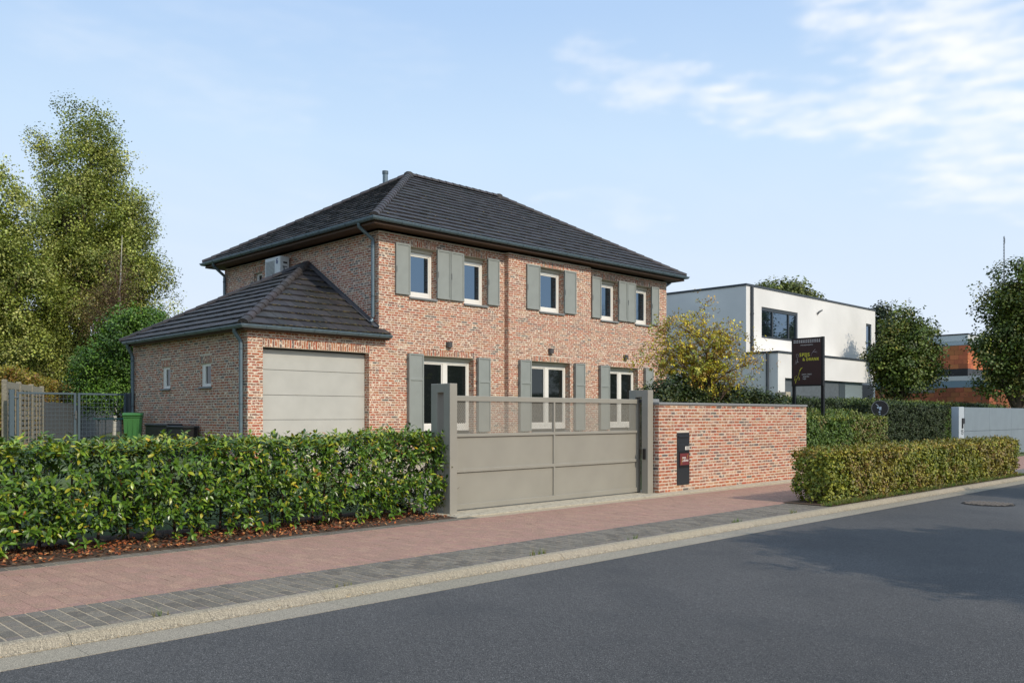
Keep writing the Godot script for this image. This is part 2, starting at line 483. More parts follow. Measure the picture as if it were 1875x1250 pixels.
func build_ground() -> void:
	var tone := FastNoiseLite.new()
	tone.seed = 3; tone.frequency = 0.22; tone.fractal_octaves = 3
	var g := MB.new()
	sheet(g, -400, 700, -700, -14.0, 0.5, 0.5)
	sheet(g, -400, 700, -14.0, -11.0, 0.5, -0.02)
	sheet(g, -400, 700, -11.0, -9.6, -0.02, -0.02)
	sheet(g, -400, 700, 0.35, 400, -0.02, -0.02)
	g.box(Vector3(-400, -0.9, -9.6), Vector3(700, -0.45, 0.35))
	struct("ground", g, M.grass)
	var r := MB.new()
	sheet(r, -60, 160, -5.98, 0.2, YR, YR)
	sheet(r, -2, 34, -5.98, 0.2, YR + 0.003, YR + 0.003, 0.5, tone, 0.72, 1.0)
	struct("road", r, M.asphalt)
	# gutter strip and bevelled kerb, in one metre lengths
	var kerb := holder("kerb", self)
	kerb.set_meta("kind", "structure")
	for side in [["gutter_slab", M.gutterstone], ["kerb_stone", M.aggregate]]:
		for i in range(-8, 76):
			var b := MB.new()
			var q := rf(0.9, 1.0)
			b.col = Color(q, q * rf(0.985, 1.0), q * rf(0.97, 1.0))
			var x0 := i * 1.0 + 0.0015
			var x1 := x0 + 0.997
			if side[0] == "gutter_slab":
				var y0 := YR + 0.006
				b.frame(Vector3(x0, y0 - 0.08, -6.30), Vector3(x1 - x0, 0, 0), Vector3(0, 0.08, 0), Vector3(0, 0, 0.325))
			else:
				b.prism(PackedVector2Array([Vector2(-6.302, -0.12), Vector2(-6.302, YR + 0.012), Vector2(-6.315, YR + 0.02), Vector2(-6.375, -0.006), Vector2(-6.40, 0.002), Vector2(-6.455, 0.003), Vector2(-6.455, -0.12)]), Vector3(x0, 0, 0), Vector3(0, 0, 1), Vector3(0, 1, 0), Vector3(-(x0 - x1), 0, 0))
			part(side[0], b, side[1], kerb)
	# grey pavers along the kerb, red ones behind, a grey edging row
	var pave := holder("pavement", self)
	pave.set_meta("kind", "structure")
	var bed := MB.new()
	sheet(bed, -60, 160, -9.62, -6.45, -0.0035, -0.0035)
	part("sand_bed", bed, M.sand, pave)
	var greys := []
	for k in 7:
		var q := rf(0.86, 1.08)
		greys.append(paver_mesh(0.098, 0.199, 0.003, lin(146 * q, 137 * q, 123 * q)))
	for k in 4:
		greys.append(paver_mesh(0.098, 0.094, 0.003, lin(146 * rf(0.95, 1.03), 139, 129)))
	var spots := []
	for i in range(2, 132):
		var x := i * 0.11 + 0.055
		for j in 4:
			var z := -6.565 - j * 0.208
			if i % 2 == 0:
				spots.append([Vector3(x, 0, z), rng.randi() % 7])
			else:
				if j == 0:
					spots.append([Vector3(x, 0, -6.512), 7 + rng.randi() % 4])
				if j < 3:
					spots.append([Vector3(x, 0, z - 0.104), rng.randi() % 7])
				else:
					spots.append([Vector3(x, 0, -7.242), 7 + rng.randi() % 4])
	lay(pave, "paver", spots, greys, M.paver, 290)
	var reds := []
	for k in 8:
		var q := rf(0.96, 1.04)
		reds.append(paver_mesh(0.1088, 0.2068, 0.001, lin(196 * q, 154 * q * rf(0.985, 1.02), 134 * q)))
	for k in 4:
		reds.append(paver_mesh(0.1088, 0.1028, 0.001, lin(196 * rf(0.97, 1.03), 152, 136)))
	spots = []
	for i in range(2, 200):
		var x := i * 0.11 + 0.055
		for j in 10:
			if i % 2 == 0:
				spots.append([Vector3(x, 0, -7.399 - j * 0.208), rng.randi() % 8])
			elif j < 9:
				spots.append([Vector3(x, 0, -7.503 - j * 0.208), rng.randi() % 8])
		if i % 2:
			spots.append([Vector3(x, 0, -7.347), 8 + rng.randi() % 4])
			spots.append([Vector3(x, 0, -9.323), 8 + rng.randi() % 4])
	lay(pave, "red_paver", spots, reds, M.redpaver, 290)
	spots = []
	for i in range(2, 78):
		spots.append([Vector3(i * 0.11 + 0.055, 0.001, -9.500), rng.randi() % 7])
	lay(pave, "edging_paver", spots, greys, M.paver, 76)
	var far := MB.new()
	far.col = lin(190, 148, 132)
	sheet(far, 22, 160, -9.6, -7.3, 0.0, 0.0)
	part("red_path", far, M.redpaver, pave)
	var fg := MB.new()
	fg.col = lin(140, 134, 126)
	sheet(fg, 24.6, 160, -7.3, -6.46, 0.0, 0.0)
	part("grey_path", fg, M.paver, pave)
	# soil under the hedge and verge, concrete sill under gate and wall
	var s := MB.new()
	sheet(s, -60, 8.35, -12.0, -9.6, 0.02, 0.0)
	struct("hedge_bed", s, M.soil)
	var s2 := MB.new()
	sheet(s2, 13.7, 24.6, -7.35, -6.455, 0.012, 0.012)
	struct("verge", s2, M.soil)
	var c := MB.new()
	c.box(Vector3(8.3, -0.1, -10.55), Vector3(19.7, 0.012, -9.59))
	struct("concrete_sill", c, M.concrete)
	var d := MB.new()
	sheet(d, 8.4, 13.6, -14.0, -10.55, 0.5, 0.01)
	sheet(d, 8.4, 13.6, -18.1, -14.0, 0.504, 0.504)
	struct("driveway", d, M.sand)
	var o := MB.new()
	o.box(Vector3(-60, -0.3, 0.2), Vector3(160, 0.02, 0.35))
	struct("kerb_opposite", o, M.gutterstone)

# ---------------------------------------------------------------- brickwork
const COURSE := 0.0625
const PALETTE := [[196, 118, 82], [188, 100, 70], [196, 142, 112], [172, 112, 84], [154, 108, 94], [190, 108, 78], [204, 156, 128], [180, 104, 80], [192, 128, 96], [152, 98, 80], [194, 110, 74], [186, 122, 98]]

func brick_colour(dark: float) -> Color:
	var p: Array = PALETTE[rng.randi() % PALETTE.size()]
	if rng.randf() < dark:
		p = [[132, 112, 104], [144, 112, 100], [118, 104, 100]][rng.randi() % 3]
	var q := rf(0.95, 1.05)
	return lin(p[0] * q, p[1] * q * rf(0.96, 1.04), p[2] * q)

func brickwork(list: Array, o: Vector3, u: Vector3, w: float, h: float, holes: Array, shift := 0.0, dark := 0.06) -> void:
	# running bond over a rectangle; holes are Rect2 in the wall's own measure; outward is u x up
	var n := u.cross(Vector3.UP).normalized()
	var rows := int(floor((h + 0.004) / COURSE))
	for j in rows:
		var y0 := j * COURSE + 0.010
		var y1 := y0 + 0.0425
		var x := -(shift + (0.1 if (j & 1) else 0.0))
		x += rf(-0.006, 0.006)
		while x < w:
			var len := 0.2
			var spans := [[maxf(x + 0.009, 0.0), minf(x + len - 0.009, w)]]
			for r: Rect2 in holes:
				if y1 > r.position.y + 0.012 and y0 < r.end.y - 0.012:
					var next := []
					for s in spans:
						if s[1] <= r.position.x or s[0] >= r.end.x:
							next.append(s)
							continue
						if s[0] < r.position.x:
							next.append([s[0], r.position.x])
						if s[1] > r.end.x:
							next.append([r.end.x, s[1]])
					spans = next
			for s in spans:
				if s[1] - s[0] > 0.025:
					list.append([o + u * s[0] + Vector3.UP * (y0 + rf(-0.0015, 0.0015)), u * (s[1] - s[0]), Vector3.UP * (y1 - y0 + rf(-0.002, 0.002)), n, rf(0.0012, 0.0034), brick_colour(dark)])
			x += len

func soldiers(list: Array, o: Vector3, u: Vector3, w: float, h: float) -> void:
	var n := u.cross(Vector3.UP).normalized()
	var k := int(round(w / COURSE))
	var p := w / k
	for i in k:
		list.append([o + u * (i * p + 0.009) + Vector3.UP * 0.004, u * (p - 0.018), Vector3.UP * (h - 0.01 + rf(-0.004, 0.003)), n, rf(0.002, 0.005), brick_colour(0.1)])

func emit_brick(b: MB, q: Array) -> void:
	var o: Vector3 = q[0]
	var x: Vector3 = q[1]
	var y: Vector3 = q[2]
	var d: Vector3 = q[3] * float(q[4])
	b.col = q[5]
	b.quad(o + d, o + x + d, o + x + y + d, o + y + d)
	b.quad(o + x, o + x + y, o + x + y + d, o + x + d)
	b.quad(o, o + d, o + d + y, o + y)
	b.quad(o + y, o + y + d, o + x + y + d, o + x + y)
	b.quad(o, o + x, o + x + d, o + d)

func lay_bricks(list: Array, parent: Node, material: Material, most: int) -> void:
	var eye := Vector3(0, H, 0)
	for q in list:
		var far: Vector3 = q[0] - eye
		q.append(far.length() / maxf(0.15, -q[3].dot(far.normalized())))
	list.sort_custom(func(a, b): return a[6] < b[6])
	var rest := MB.new()
	for i in list.size():
		if i < most:
			var b := MB.new()
			var mid: Vector3 = list[i][0]
			list[i][0] = Vector3.ZERO
			emit_brick(b, list[i])
			put("brick", b.done(), material, parent, mid)
		else:
			emit_brick(rest, list[i])
	part("brickwork", rest, material, parent).set_meta("kind", "stuff")

func masonry(b: MB, o: Vector3, u: Vector3, w: float, h: float, holes: Array, depth: float) -> void:
	# the mortar face round the openings, and the reveals
	var n := u.cross(Vector3.UP).normalized()
	var xs := [0.0, w]
	var ys := [0.0, h]
	for r: Rect2 in holes:
		for x in [r.position.x, r.end.x]:
			if not xs.has(x):
				xs.append(x)
		for y in [r.position.y, r.end.y]:
			if not ys.has(y):
				ys.append(y)
	xs.sort(); ys.sort()
	for i in xs.size() - 1:
		for j in ys.size() - 1:
			var mid := Vector2((xs[i] + xs[i + 1]) / 2, (ys[j] + ys[j + 1]) / 2)
			var open := false
			for r: Rect2 in holes:
				open = open or r.has_point(mid)
			if not open:
				b.quad(o + u * xs[i] + Vector3.UP * ys[j], o + u * xs[i + 1] + Vector3.UP * ys[j], o + u * xs[i + 1] + Vector3.UP * ys[j + 1], o + u * xs[i] + Vector3.UP * ys[j + 1])
	for r: Rect2 in holes:
		var a := o + u * r.position.x + Vector3.UP * r.position.y
		var x := u * r.size.x
		var y := Vector3.UP * r.size.y
		var d := -n * depth
		b.quad(a + d, a, a + y, a + y + d)
		b.quad(a + x, a + x + d, a + x + y + d, a + x + y)
		b.quad(a + y, a + x + y, a + x + y + d, a + y + d)
		b.quad(a + d, a + x + d, a + x, a)

# ---------------------------------------------------------------- eaves
func sweep(b: MB, path: Array, prof: PackedVector2Array, closed_path: bool, closed_prof := true) -> void:
	# path runs with the outside on its right hand; prof is (out, y)
	var m := path.size()
	var rows := []
	for i in m:
		var p: Vector2 = path[i]
		var dirs := []
		if i > 0 or closed_path:
			dirs.append((p - path[(i - 1 + m) % m]).normalized())
		if i < m - 1 or closed_path:
			dirs.append((path[(i + 1) % m] - p).normalized())
		var o0 := Vector2(-dirs[0].y, dirs[0].x)
		var out := o0
		if dirs.size() == 2:
			var o1 := Vector2(-dirs[1].y, dirs[1].x)
			out = (o0 + o1) / (1.0 + o0.dot(o1))
		var row := []
		for q in prof:
			row.append(Vector3(p.x + out.x * q.x, q.y, p.y + out.y * q.x))
		rows.append(row)
	var k := prof.size()
	for i in (m if closed_path else m - 1):
		var a: Array = rows[i]
		var d: Array = rows[(i + 1) % m]
		for j in (k if closed_prof else k - 1):
			var l := (j + 1) % k
			b.quad(a[j], d[j], d[l], a[l])
	if not closed_path and closed_prof:
		for e in [0, m - 1]:
			var ix := Geometry2D.triangulate_polygon(prof)
			for t in range(0, ix.size(), 3):
				b.tri(rows[e][ix[t]], rows[e][ix[t + 1]], rows[e][ix[t + 2]])

func gutter_profile(out: float, y: float, r := 0.07) -> PackedVector2Array:
	var p := PackedVector2Array()
	for i in 9:
		var a := PI * i / 8.0
		p.append(Vector2(out - r + r * cos(a), y - r * sin(a)))
	for i in 9:
		var a := PI * (8 - i) / 8.0
		p.append(Vector2(out - r + (r - 0.006) * cos(a), y - (r - 0.006) * sin(a)))
	p.append(Vector2(out - 0.004, y + 0.012))
	p.append(Vector2(out + 0.009, y + 0.012))
	p.append(Vector2(out + 0.009, y - 0.006))
	return p

# ---------------------------------------------------------------- roofs
func tiles(list: Array, o: Vector3, u: Vector3, up: Vector3, shape: PackedVector2Array, w := 0.225, e := 0.345) -> void:
	# interlocking tiles over one slope; shape is in metres along the eave and up the slope
	var hi := Vector2.ZERO
	for p in shape:
		hi = hi.max(p)
	var n := u.cross(up).normalized()
	for j in int(hi.y / e) + 1:
		var sh := 0.0 if j % 2 == 0 else w / 2
		for i in range(-1, int(hi.x / w) + 2):
			var x0 := i * w + sh
			var rect := PackedVector2Array([Vector2(x0 + 0.002, j * e - 0.012), Vector2(x0 + w - 0.002, j * e - 0.012), Vector2(x0 + w - 0.002, (j + 1) * e), Vector2(x0 + 0.002, (j + 1) * e)])
			for cut in Geometry2D.intersect_polygons(rect, shape):
				if cut.size() >= 3:
					var q := rf(0.82, 1.12)
					list.append([o, u, up, n, cut, j * e, e, rf(-0.004, 0.006), lin(62 * q, 60 * q, 62 * q)])

func emit_tile(b: MB, t: Array, off: Vector3) -> void:
	var o: Vector3 = t[0] - off
	var u: Vector3 = t[1]
	var up: Vector3 = t[2]
	var n: Vector3 = t[3]
	var cut: PackedVector2Array = t[4]
	if Geometry2D.is_polygon_clockwise(cut):
		cut.reverse()
	b.col = t[8]
	var top := []
	var low := []
	for p in cut:
		var hgt := 0.060 - 0.042 * clampf((p.y - t[5]) / t[6], -0.05, 1.0) + float(t[7])
		top.append(o + u * p.x + up * p.y + n * hgt)
		low.append(o + u * p.x + up * p.y + n * (hgt - 0.038))
	for i in range(1, top.size() - 1):
		b.tri(top[0], top[i], top[i + 1])
	for i in top.size():
		var k := (i + 1) % top.size()
		b.quad(low[i], low[k], top[k], top[i])

func ridge_tiles(parent: Node, a: Vector3, b_: Vector3, material: Material, r := 0.115) -> void:
	var len := (b_ - a).length()
	var t := (b_ - a).normalized()
	var side := t.cross(Vector3.UP).normalized()
	var up := side.cross(t).normalized()
	var k := int(len / 0.33)
	for i in k + 1:
		var b := MB.new()
		var q := rf(0.85, 1.1)
		b.col = lin(70 * q, 65 * q, 66 * q)
		var s := i * len / (k + 1) - 0.03
		var e := s + len / (k + 1) + 0.035
		for g in 8:
			var a0 := PI * g / 8.0 - 0.0
			var a1 := PI * (g + 1) / 8.0
			var ring := func(ang: float, where: float, rr: float) -> Vector3:
				return a + t * where + side * cos(ang) * rr + up * (sin(ang) * rr * 0.9 - 0.03)
			var ro := r + 0.012
			var ri := r - 0.008
			b.quad(ring.call(a0, e, ri), ring.call(a0, s, ro), ring.call(a1, s, ro), ring.call(a1, e, ri))
			b.quad(ring.call(a1, s, ro), ring.call(a0, s, ro), ring.call(a0, s, ro - 0.025), ring.call(a1, s, ro - 0.025))
			if i == 0:
				b.tri(ring.call(a0, s + 0.002, ro - 0.02), ring.call(a1, s + 0.002, ro - 0.02), a + t * s - up * 0.03)
		part("hip_tile", b, material, parent)

func moss(parent: Node, spots: Array) -> void:
	var m := SphereMesh.new()
	m.radius = 0.5; m.height = 1.0; m.radial_segments = 6; m.rings = 3
	var xf := []
	var cols := []
	for p in spots:
		xf.append(Transform3D(Basis.from_euler(Vector3(rf(-1, 1), rf(0, TAU), 0)).scaled(Vector3(rf(0.03, 0.10), rf(0.010, 0.022), rf(0.018, 0.034))), p))
		var q := rf(0.6, 1.1)
		cols.append(Color(q, q * rf(0.85, 1.0), q * rf(0.6, 1.0)))
	copies("moss", m, M.moss, xf, cols, parent)

# ---------------------------------------------------------------- the brick house
const ZF := -18.108
const ZB := -17.949
const XG := 9.447
const XM := 13.043
const XR := 25.473
const ZG := -24.735
const ZK := -26.53

func window(house: Node3D, x0: float, x1: float, y0: float, y1: float, z: float, tall: bool) -> void:
	var zr := z - 0.2
	var f := MB.new()
	var top := y1 - 0.1
	var e := 0.075
	var fr := func(a: float, b: float, c: float, d: float, z0: float, z1: float) -> void:
		f.cbox(Vector3(a, c, z0), Vector3(b, d, z1), 0.006)
	var bot := y0 + (0.05 if not tall else 0.1)
	fr.call(x0 + 0.004, x0 + e, bot, top, zr - 0.07, zr)
	fr.call(x1 - e, x1 - 0.004, bot, top, zr - 0.07, zr)
	fr.call(x0 + e, x1 - e, top - e, top, zr - 0.07, zr - 0.002)
	fr.call(x0 + e, x1 - e, bot, bot + e + (0.09 if tall else 0.03), zr - 0.07, zr - 0.002)
	var sash := [[x0 + e, x1 - e]]
	if tall:
		var mx := (x0 + x1) / 2
		fr.call(mx - 0.075, mx + 0.075, bot + e, top - e, zr - 0.068, zr + 0.006)
		sash = [[x0 + e, mx - 0.075], [mx + 0.075, x1 - e]]
	var w := part("window", f, M.white, house)
	for s in sash:
		var b0: float = bot + e + (0.09 if tall else 0.03)
		var sf := MB.new()
		var k := 0.035
		sf.cbox(Vector3(s[0], b0, zr - 0.06), Vector3(s[0] + k, top - e, zr - 0.014), 0.004)
		sf.cbox(Vector3(s[1] - k, b0, zr - 0.06), Vector3(s[1], top - e, zr - 0.014), 0.004)
		sf.cbox(Vector3(s[0] + k, top - e - k, zr - 0.06), Vector3(s[1] - k, top - e, zr - 0.016), 0.004)
		sf.cbox(Vector3(s[0] + k, b0, zr - 0.06), Vector3(s[1] - k, b0 + k, zr - 0.016), 0.004)
		part("sash", sf, M.white, w)
		var g := MB.new()
		g.box(Vector3(s[0] + k - 0.005, b0 + k - 0.005, zr - 0.05), Vector3(s[1] - k + 0.005, top - e - k + 0.005, zr - 0.034))
		part("pane", g, M.glassd if tall else M.glass, w)
	var bb := MB.new()
	bb.box(Vector3(x0 + 0.003, top + 0.002, zr - 0.08), Vector3(x1 - 0.003, y1 - 0.002, zr + 0.05))
	part("blind_box", bb, M.blindbox, w)
	var sl := MB.new()
	sl.cbox(Vector3(x0 - (0.0 if tall else 0.02), y0 - 0.035, zr - 0.05), Vector3(x1 + (0.0 if tall else 0.02), y0 + 0.012, z + 0.055), 0.006)
	part("sill", sl, M.sill, w)

func shutter(house: Node3D, x0: float, x1: float, y0: float, y1: float, z: float, tall: bool) -> void:
	var th := 0.10 if tall else 0.05
	var zf := z + 0.018
	var f := MB.new()
	var k := 0.045
	f.cbox(Vector3(x0, y0, zf), Vector3(x0 + k, y1, zf + th), 0.004)
	f.cbox(Vector3(x1 - k, y0, zf), Vector3(x1, y1, zf + th), 0.004)
	f.cbox(Vector3(x0 + k, y1 - k, zf), Vector3(x1 - k, y1, zf + th - 0.001), 0.004)
	f.cbox(Vector3(x0 + k, y0, zf), Vector3(x1 - k, y0 + k + 0.02, zf + th - 0.001), 0.004)
	var panels := [[y0 + k + 0.02, y1 - k]]
	if tall:
		var ym := y1 - 0.68
		f.cbox(Vector3(x0 + k, ym - 0.03, zf), Vector3(x1 - k, ym + 0.03, zf + th - 0.001), 0.004)
		panels = [[y0 + k + 0.02, ym - 0.03], [ym + 0.03, y1 - k]]
	var s := part("shutter", f, M.shutter, house)
	for p in panels:
		var b := MB.new()
		b.box(Vector3(x0 + k, p[0], zf + 0.005), Vector3(x1 - k, p[1], zf + th - 0.016))
		part("panel", b, M.shutter, s)
	var h := MB.new()
	if tall:
		for y in [y1 - 0.18, y1 - 0.72, y0 + 0.25]:
			h.box(Vector3(x0 - 0.012, y, zf + 0.03), Vector3(x0 - 0.001, y + 0.07, zf + 0.055))
	else:
		h.cbox(Vector3(x0 + 0.012, (y0 + y1) / 2 - 0.1, zf + th), Vector3(x0 + 0.026, (y0 + y1) / 2 + 0.06, zf + th + 0.014), 0.003)
	part("hinge" if tall else "latch", h, M.metal, s)

func build_house() -> void:
	var house := thing("brick_house", "two storey red brick house with grey shutters, dark tiled hip roof and attached garage", "house")
	var g0 := 0.42
	# walls: origin, direction, width, top, openings
	var win := [Rect2(14.03, 4.59, 0.90, 1.34), Rect2(15.93, 4.585, 0.86, 1.345)]
	var win3 := Rect2(18.79, 4.60, 1.08, 1.35)
	var win45 := [Rect2(21.84, 4.585, 0.89, 1.34), Rect2(23.67, 4.59, 0.88, 1.335)]
	var d1 := Rect2(14.5, 0.975, 1.79, 2.11)
	var d2 := Rect2(18.447, 0.985, 1.722, 2.125)
	var d3 := Rect2(22.309, 0.985, 1.52, 2.11)
	var gd := Rect2(9.82, g0, 2.93, 3.065 - g0)
	var rel := func(r: Rect2, x: float, y: float) -> Rect2:
		return Rect2(r.position - Vector2(x, y), r.size)
	var X := Vector3(1, 0, 0)
	var B := Vector3(0, 0, 1)                                   # along the left walls, towards the street: faces -X
	var runs := [
		["wall", Vector3(XG, g0, ZF), X, XM - XG, 3.42 - g0, [gd]],
		["wall", Vector3(XM, g0, ZF), X, 17.495 - XM, 6.2 - g0, [win[0], win[1], d1]],
		["wall", Vector3(17.495, g0, ZB), X, 21.16 - 17.495, 6.2 - g0, [win3, d2]],
		["wall", Vector3(21.16, g0, ZF), X, XR - 21.16, 6.2 - g0, [win45[0], win45[1], d3]],
	]
	var wall := MB.new()
	var list := []
	for r in runs:
		var holes := []
		for q in r[5]:
			holes.append(rel.call(q, r[1].x, g0))
		masonry(wall, r[1], r[2], r[3], r[4], holes, 0.21)
		var skip := holes.duplicate()
		for i in r[5].size():                                  # soldier courses over the openings
			var q: Rect2 = r[5][i]
			var ext := 0.015
			var hgt := 0.1875
			if q.end.y > 5:
				hgt = 0.18
			elif q.end.y > 3.07:
				hgt = 0.165
			soldiers(list, Vector3(q.position.x - ext, q.end.y + 0.002, r[1].z), X, q.size.x + 2 * ext, hgt)
			skip.append(Rect2(holes[i].position.x - ext, holes[i].end.y - 0.002, holes[i].size.x + 2 * ext, hgt + 0.004))
		brickwork(list, r[1], X, r[3], r[4], skip, 0.0)
		for q in holes:                                        # bricks on the right-hand reveals, and the left-hand ones
			brickwork(list, r[1] + Vector3(q.end.x, q.position.y, -0.2), B, 0.2, q.size.y, [], 0.0)
			brickwork(list, r[1] + Vector3(q.position.x, q.position.y, 0), -B, 0.2, q.size.y, [], 0.0)
	# returns of the middle bay
	masonry(wall, Vector3(17.495, g0, ZF), B, ZB - ZF, 6.2 - g0, [], 0.1)
	brickwork(list, Vector3(17.495, g0, ZF), B, ZB - ZF + 0.006, 6.2 - g0, [], 0.0)
	masonry(wall, Vector3(21.16, g0, ZB), -B, ZB - ZF, 6.2 - g0, [], 0.1)
	brickwork(list, Vector3(21.16, g0, ZB + 0.006), -B, ZB - ZF, 6.2 - g0, [], 0.0)
	# left wall of the garage with two small windows, left wall of the main house above it
	var gw := [Rect2(-22.78 - ZG, 2.195, 0.52, 0.56), Rect2(-20.483 - ZG, 2.195, 0.56, 0.56)]
	var sh := []
	for q in gw:
		sh.append(Rect2(q.position - Vector2(0, g0), q.size))
	masonry(wall, Vector3(XG, g0, ZG), B, ZF - ZG, 3.42 - g0, sh, 0.16)
	var skip2 := sh.duplicate()
	for q in sh:
		skip2.append(Rect2(q.position.x - 0.05, q.end.y - 0.002, q.size.x + 0.1, 0.192))
		soldiers(list, Vector3(XG, g0 + q.end.y + 0.002, ZG + q.position.x - 0.05), B, q.size.x + 0.1, 0.188)
		brickwork(list, Vector3(XG, g0 + q.position.y, ZG + q.position.x), X, 0.16, q.size.y, [])
	brickwork(list, Vector3(XG, g0, ZG), B, ZF - ZG + 0.006, 3.42 - g0, skip2, 0.0, 0.13)
	var mw := Rect2(-24.60 - ZK, 4.9 - 2.5, 0.53, 0.95)
	masonry(wall, Vector3(XM, 2.5, ZK), B, ZF - ZK, 3.7, [mw], 0.16)
	soldiers(list, Vector3(XM, 2.5 + mw.end.y + 0.002, ZK + mw.position.x - 0.05), B, mw.size.x + 0.1, 0.188)
	brickwork(list, Vector3(XM, 2.5, ZK), B, ZF - ZK + 0.006, 3.7, [mw, Rect2(mw.position.x - 0.05, mw.end.y - 0.002, mw.size.x + 0.1, 0.192)], 0.0, 0.13)
	brickwork(list, Vector3(XM, 2.5 + mw.position.y, ZK + mw.position.x), X, 0.16, mw.size.y, [])
	# unseen sides: back walls and right wall
	wall.quad(Vector3(XR, g0, ZF), Vector3(XR, g0, ZK), Vector3(XR, 6.2, ZK), Vector3(XR, 6.2, ZF))
	wall.quad(Vector3(XR, g0, ZK), Vector3(XM, g0, ZK), Vector3(XM, 6.2, ZK), Vector3(XR, 6.2, ZK))
	wall.quad(Vector3(XM, g0, ZG), Vector3(XG, g0, ZG), Vector3(XG, 3.42, ZG), Vector3(XM, 3.42, ZG))
	wall.quad(Vector3(XM, g0, ZK), Vector3(XM, g0, ZG), Vector3(XM, 2.6, ZG), Vector3(XM, 2.6, ZK))
	var w := part("wall", wall, M.mortar, house)
	lay_bricks(list, w, M.brick, 296)
	# windows and shutters
	window(house, 14.03, 14.93, 4.59, 5.93, ZF, false)
	window(house, 15.93, 16.79, 4.585, 5.93, ZF, false)
	window(house, 18.79, 19.87, 4.60, 5.95, ZB, false)
	window(house, 21.84, 22.73, 4.585, 5.925, ZF, false)
	window(house, 23.67, 24.55, 4.59, 5.925, ZF, false)
	window(house, 14.5, 16.29, 0.975, 3.085, ZF, true)
	window(house, 18.447, 20.169, 0.985, 3.11, ZB, true)
	window(house, 22.309, 23.829, 0.985, 3.095, ZF, true)
	for s in [[13.547, 14.014], [14.93, 15.39], [15.407, 15.884], [16.79, 17.236]]:
		shutter(house, s[0], s[1], 4.635, 5.955, ZF, false)
	for s in [[18.21, 18.768], [19.86, 20.401]]:
		shutter(house, s[0], s[1], 4.635, 5.955, ZB, false)
	for s in [[21.35, 21.806], [22.72, 23.178], [23.192, 23.637], [24.535, 24.965]]:
		shutter(house, s[0], s[1], 4.635, 5.955, ZF, false)
	for s in [[13.934, 14.42, ZF], [16.377, 16.836, ZF], [17.881, 18.344, ZB], [20.313, 20.769, ZB], [21.718, 22.186, ZF], [24.121, 24.571, ZF]]:
		shutter(house, s[0], s[1], 1.03, 3.12, s[2], true)
	# small windows in the side walls
	var small := [[XG, -22.78, -22.26, 2.195, 2.755], [XG, -20.483, -19.923, 2.195, 2.755], [XM, -24.60, -24.07, 4.9, 5.85]]
	for q in small:
		var f := MB.new()
		var x: float = q[0] + (0.035 if q[0] == XG else 0.1)
		var wide: float = 0.11 if q[0] == XG else 0.04
		var e := 0.07
		f.cbox(Vector3(x, q[3], q[1] + 0.003), Vector3(x + 0.06, q[4], q[1] + e + wide))
		f.cbox(Vector3(x, q[3], q[2] - e), Vector3(x + 0.06, q[4], q[2] - 0.003))
		f.cbox(Vector3(x + 0.001, q[3], q[1] + e + wide), Vector3(x + 0.06, q[3] + e, q[2] - e))
		f.cbox(Vector3(x + 0.001, q[4] - e, q[1] + e + wide), Vector3(x + 0.06, q[4], q[2] - e))
		var fw := part("window", f, M.white, house)
		var g := MB.new()
		g.box(Vector3(x + 0.03, q[3] + e - 0.005, q[1] + e + wide - 0.005), Vector3(x + 0.045, q[4] - e + 0.005, q[2] - e + 0.005))
		part("pane", g, M.glassd, fw)
		var sl := MB.new()
		sl.cbox(Vector3(q[0] - 0.05, q[3] - 0.05, q[1] - 0.05), Vector3(q[0] + 0.11, q[3] - 0.001, q[2] + 0.05))
		part("sill", sl, M.sill, fw)
	# sectional garage door
	var dr := holder("garage_door", house)
	var ys := [g0, 0.81, 1.392, 1.97, 2.556, 3.03]
	for i in 5:
		var b := MB.new()
		b.cbox(Vector3(9.823, ys[i] + 0.004, ZF - 0.25), Vector3(12.748, ys[i + 1] - 0.004, ZF - 0.195), 0.006)
		part("door_panel", b, M.door, dr)
	var seal := MB.new()
	seal.box(Vector3(9.823, g0, ZF - 0.29), Vector3(12.748, 3.064, ZF - 0.252))
	seal.box(Vector3(9.823, 3.03, ZF - 0.25), Vector3(12.748, 3.064, ZF - 0.16))
	part("door_seal", seal, M.blackm, dr)
	build_roofs(house)
	# wall lamps
	for p in [[15.36, 3.42, ZF], [19.26, 3.442, ZB], [23.11, 3.44, ZF]]:
		var pts := PackedVector2Array()
		for i in 13:
			pts.append(Vector2(cos(PI * i / 12) * 0.095, sin(PI * i / 12) * 0.115))
		var l := MB.new()
		l.prism(pts, Vector3.ZERO, Vector3(1, 0, 0), Vector3(0, 0, 1), Vector3(0, -0.145, 0))
		l.box(Vector3(-0.06, -0.13, -0.01), Vector3(0.06, -0.015, 0.0))
		var names := ["dark half round wall lamp above the left ground floor window", "dark half round wall lamp above the middle bay's ground floor window", "dark half round wall lamp above the right ground floor window beside the yellow tree"]
		var lm := thing("outlet_spout", names[0 if p[0] < 17 else (1 if p[0] < 21 else 2)], "wall lamp", Vector3(p[0], p[1] + 0.075, p[2] + 0.012), "wall lamps above the ground floor windows")
		part("lamp_shade", l, M.lamp, lm)
		var bulb := MB.new()
		bulb.tube([Vector3(0, -0.135, 0.05), Vector3(0, -0.155, 0.05)], [0.028, 0.026], 10)
		part("bulb", bulb, M.white, lm)
	# air conditioner on brackets
	var ac := thing("air_conditioner", "pale grey air conditioner unit on the house's left wall above the garage roof", "air conditioner", Vector3(12.66, 5.30, -22.35))
	var cs := MB.new()
	cs.cbox(Vector3(0, 0, -0.86), Vector3(0.30, 0.76, 0), 0.012)
	part("casing", cs, M.acwhite, ac)
	var gr := MB.new()
	for i in 16:
		gr.box(Vector3(-0.012, 0.10 + i * 0.036, -0.80), Vector3(-0.0005, 0.112 + i * 0.036, -0.30))
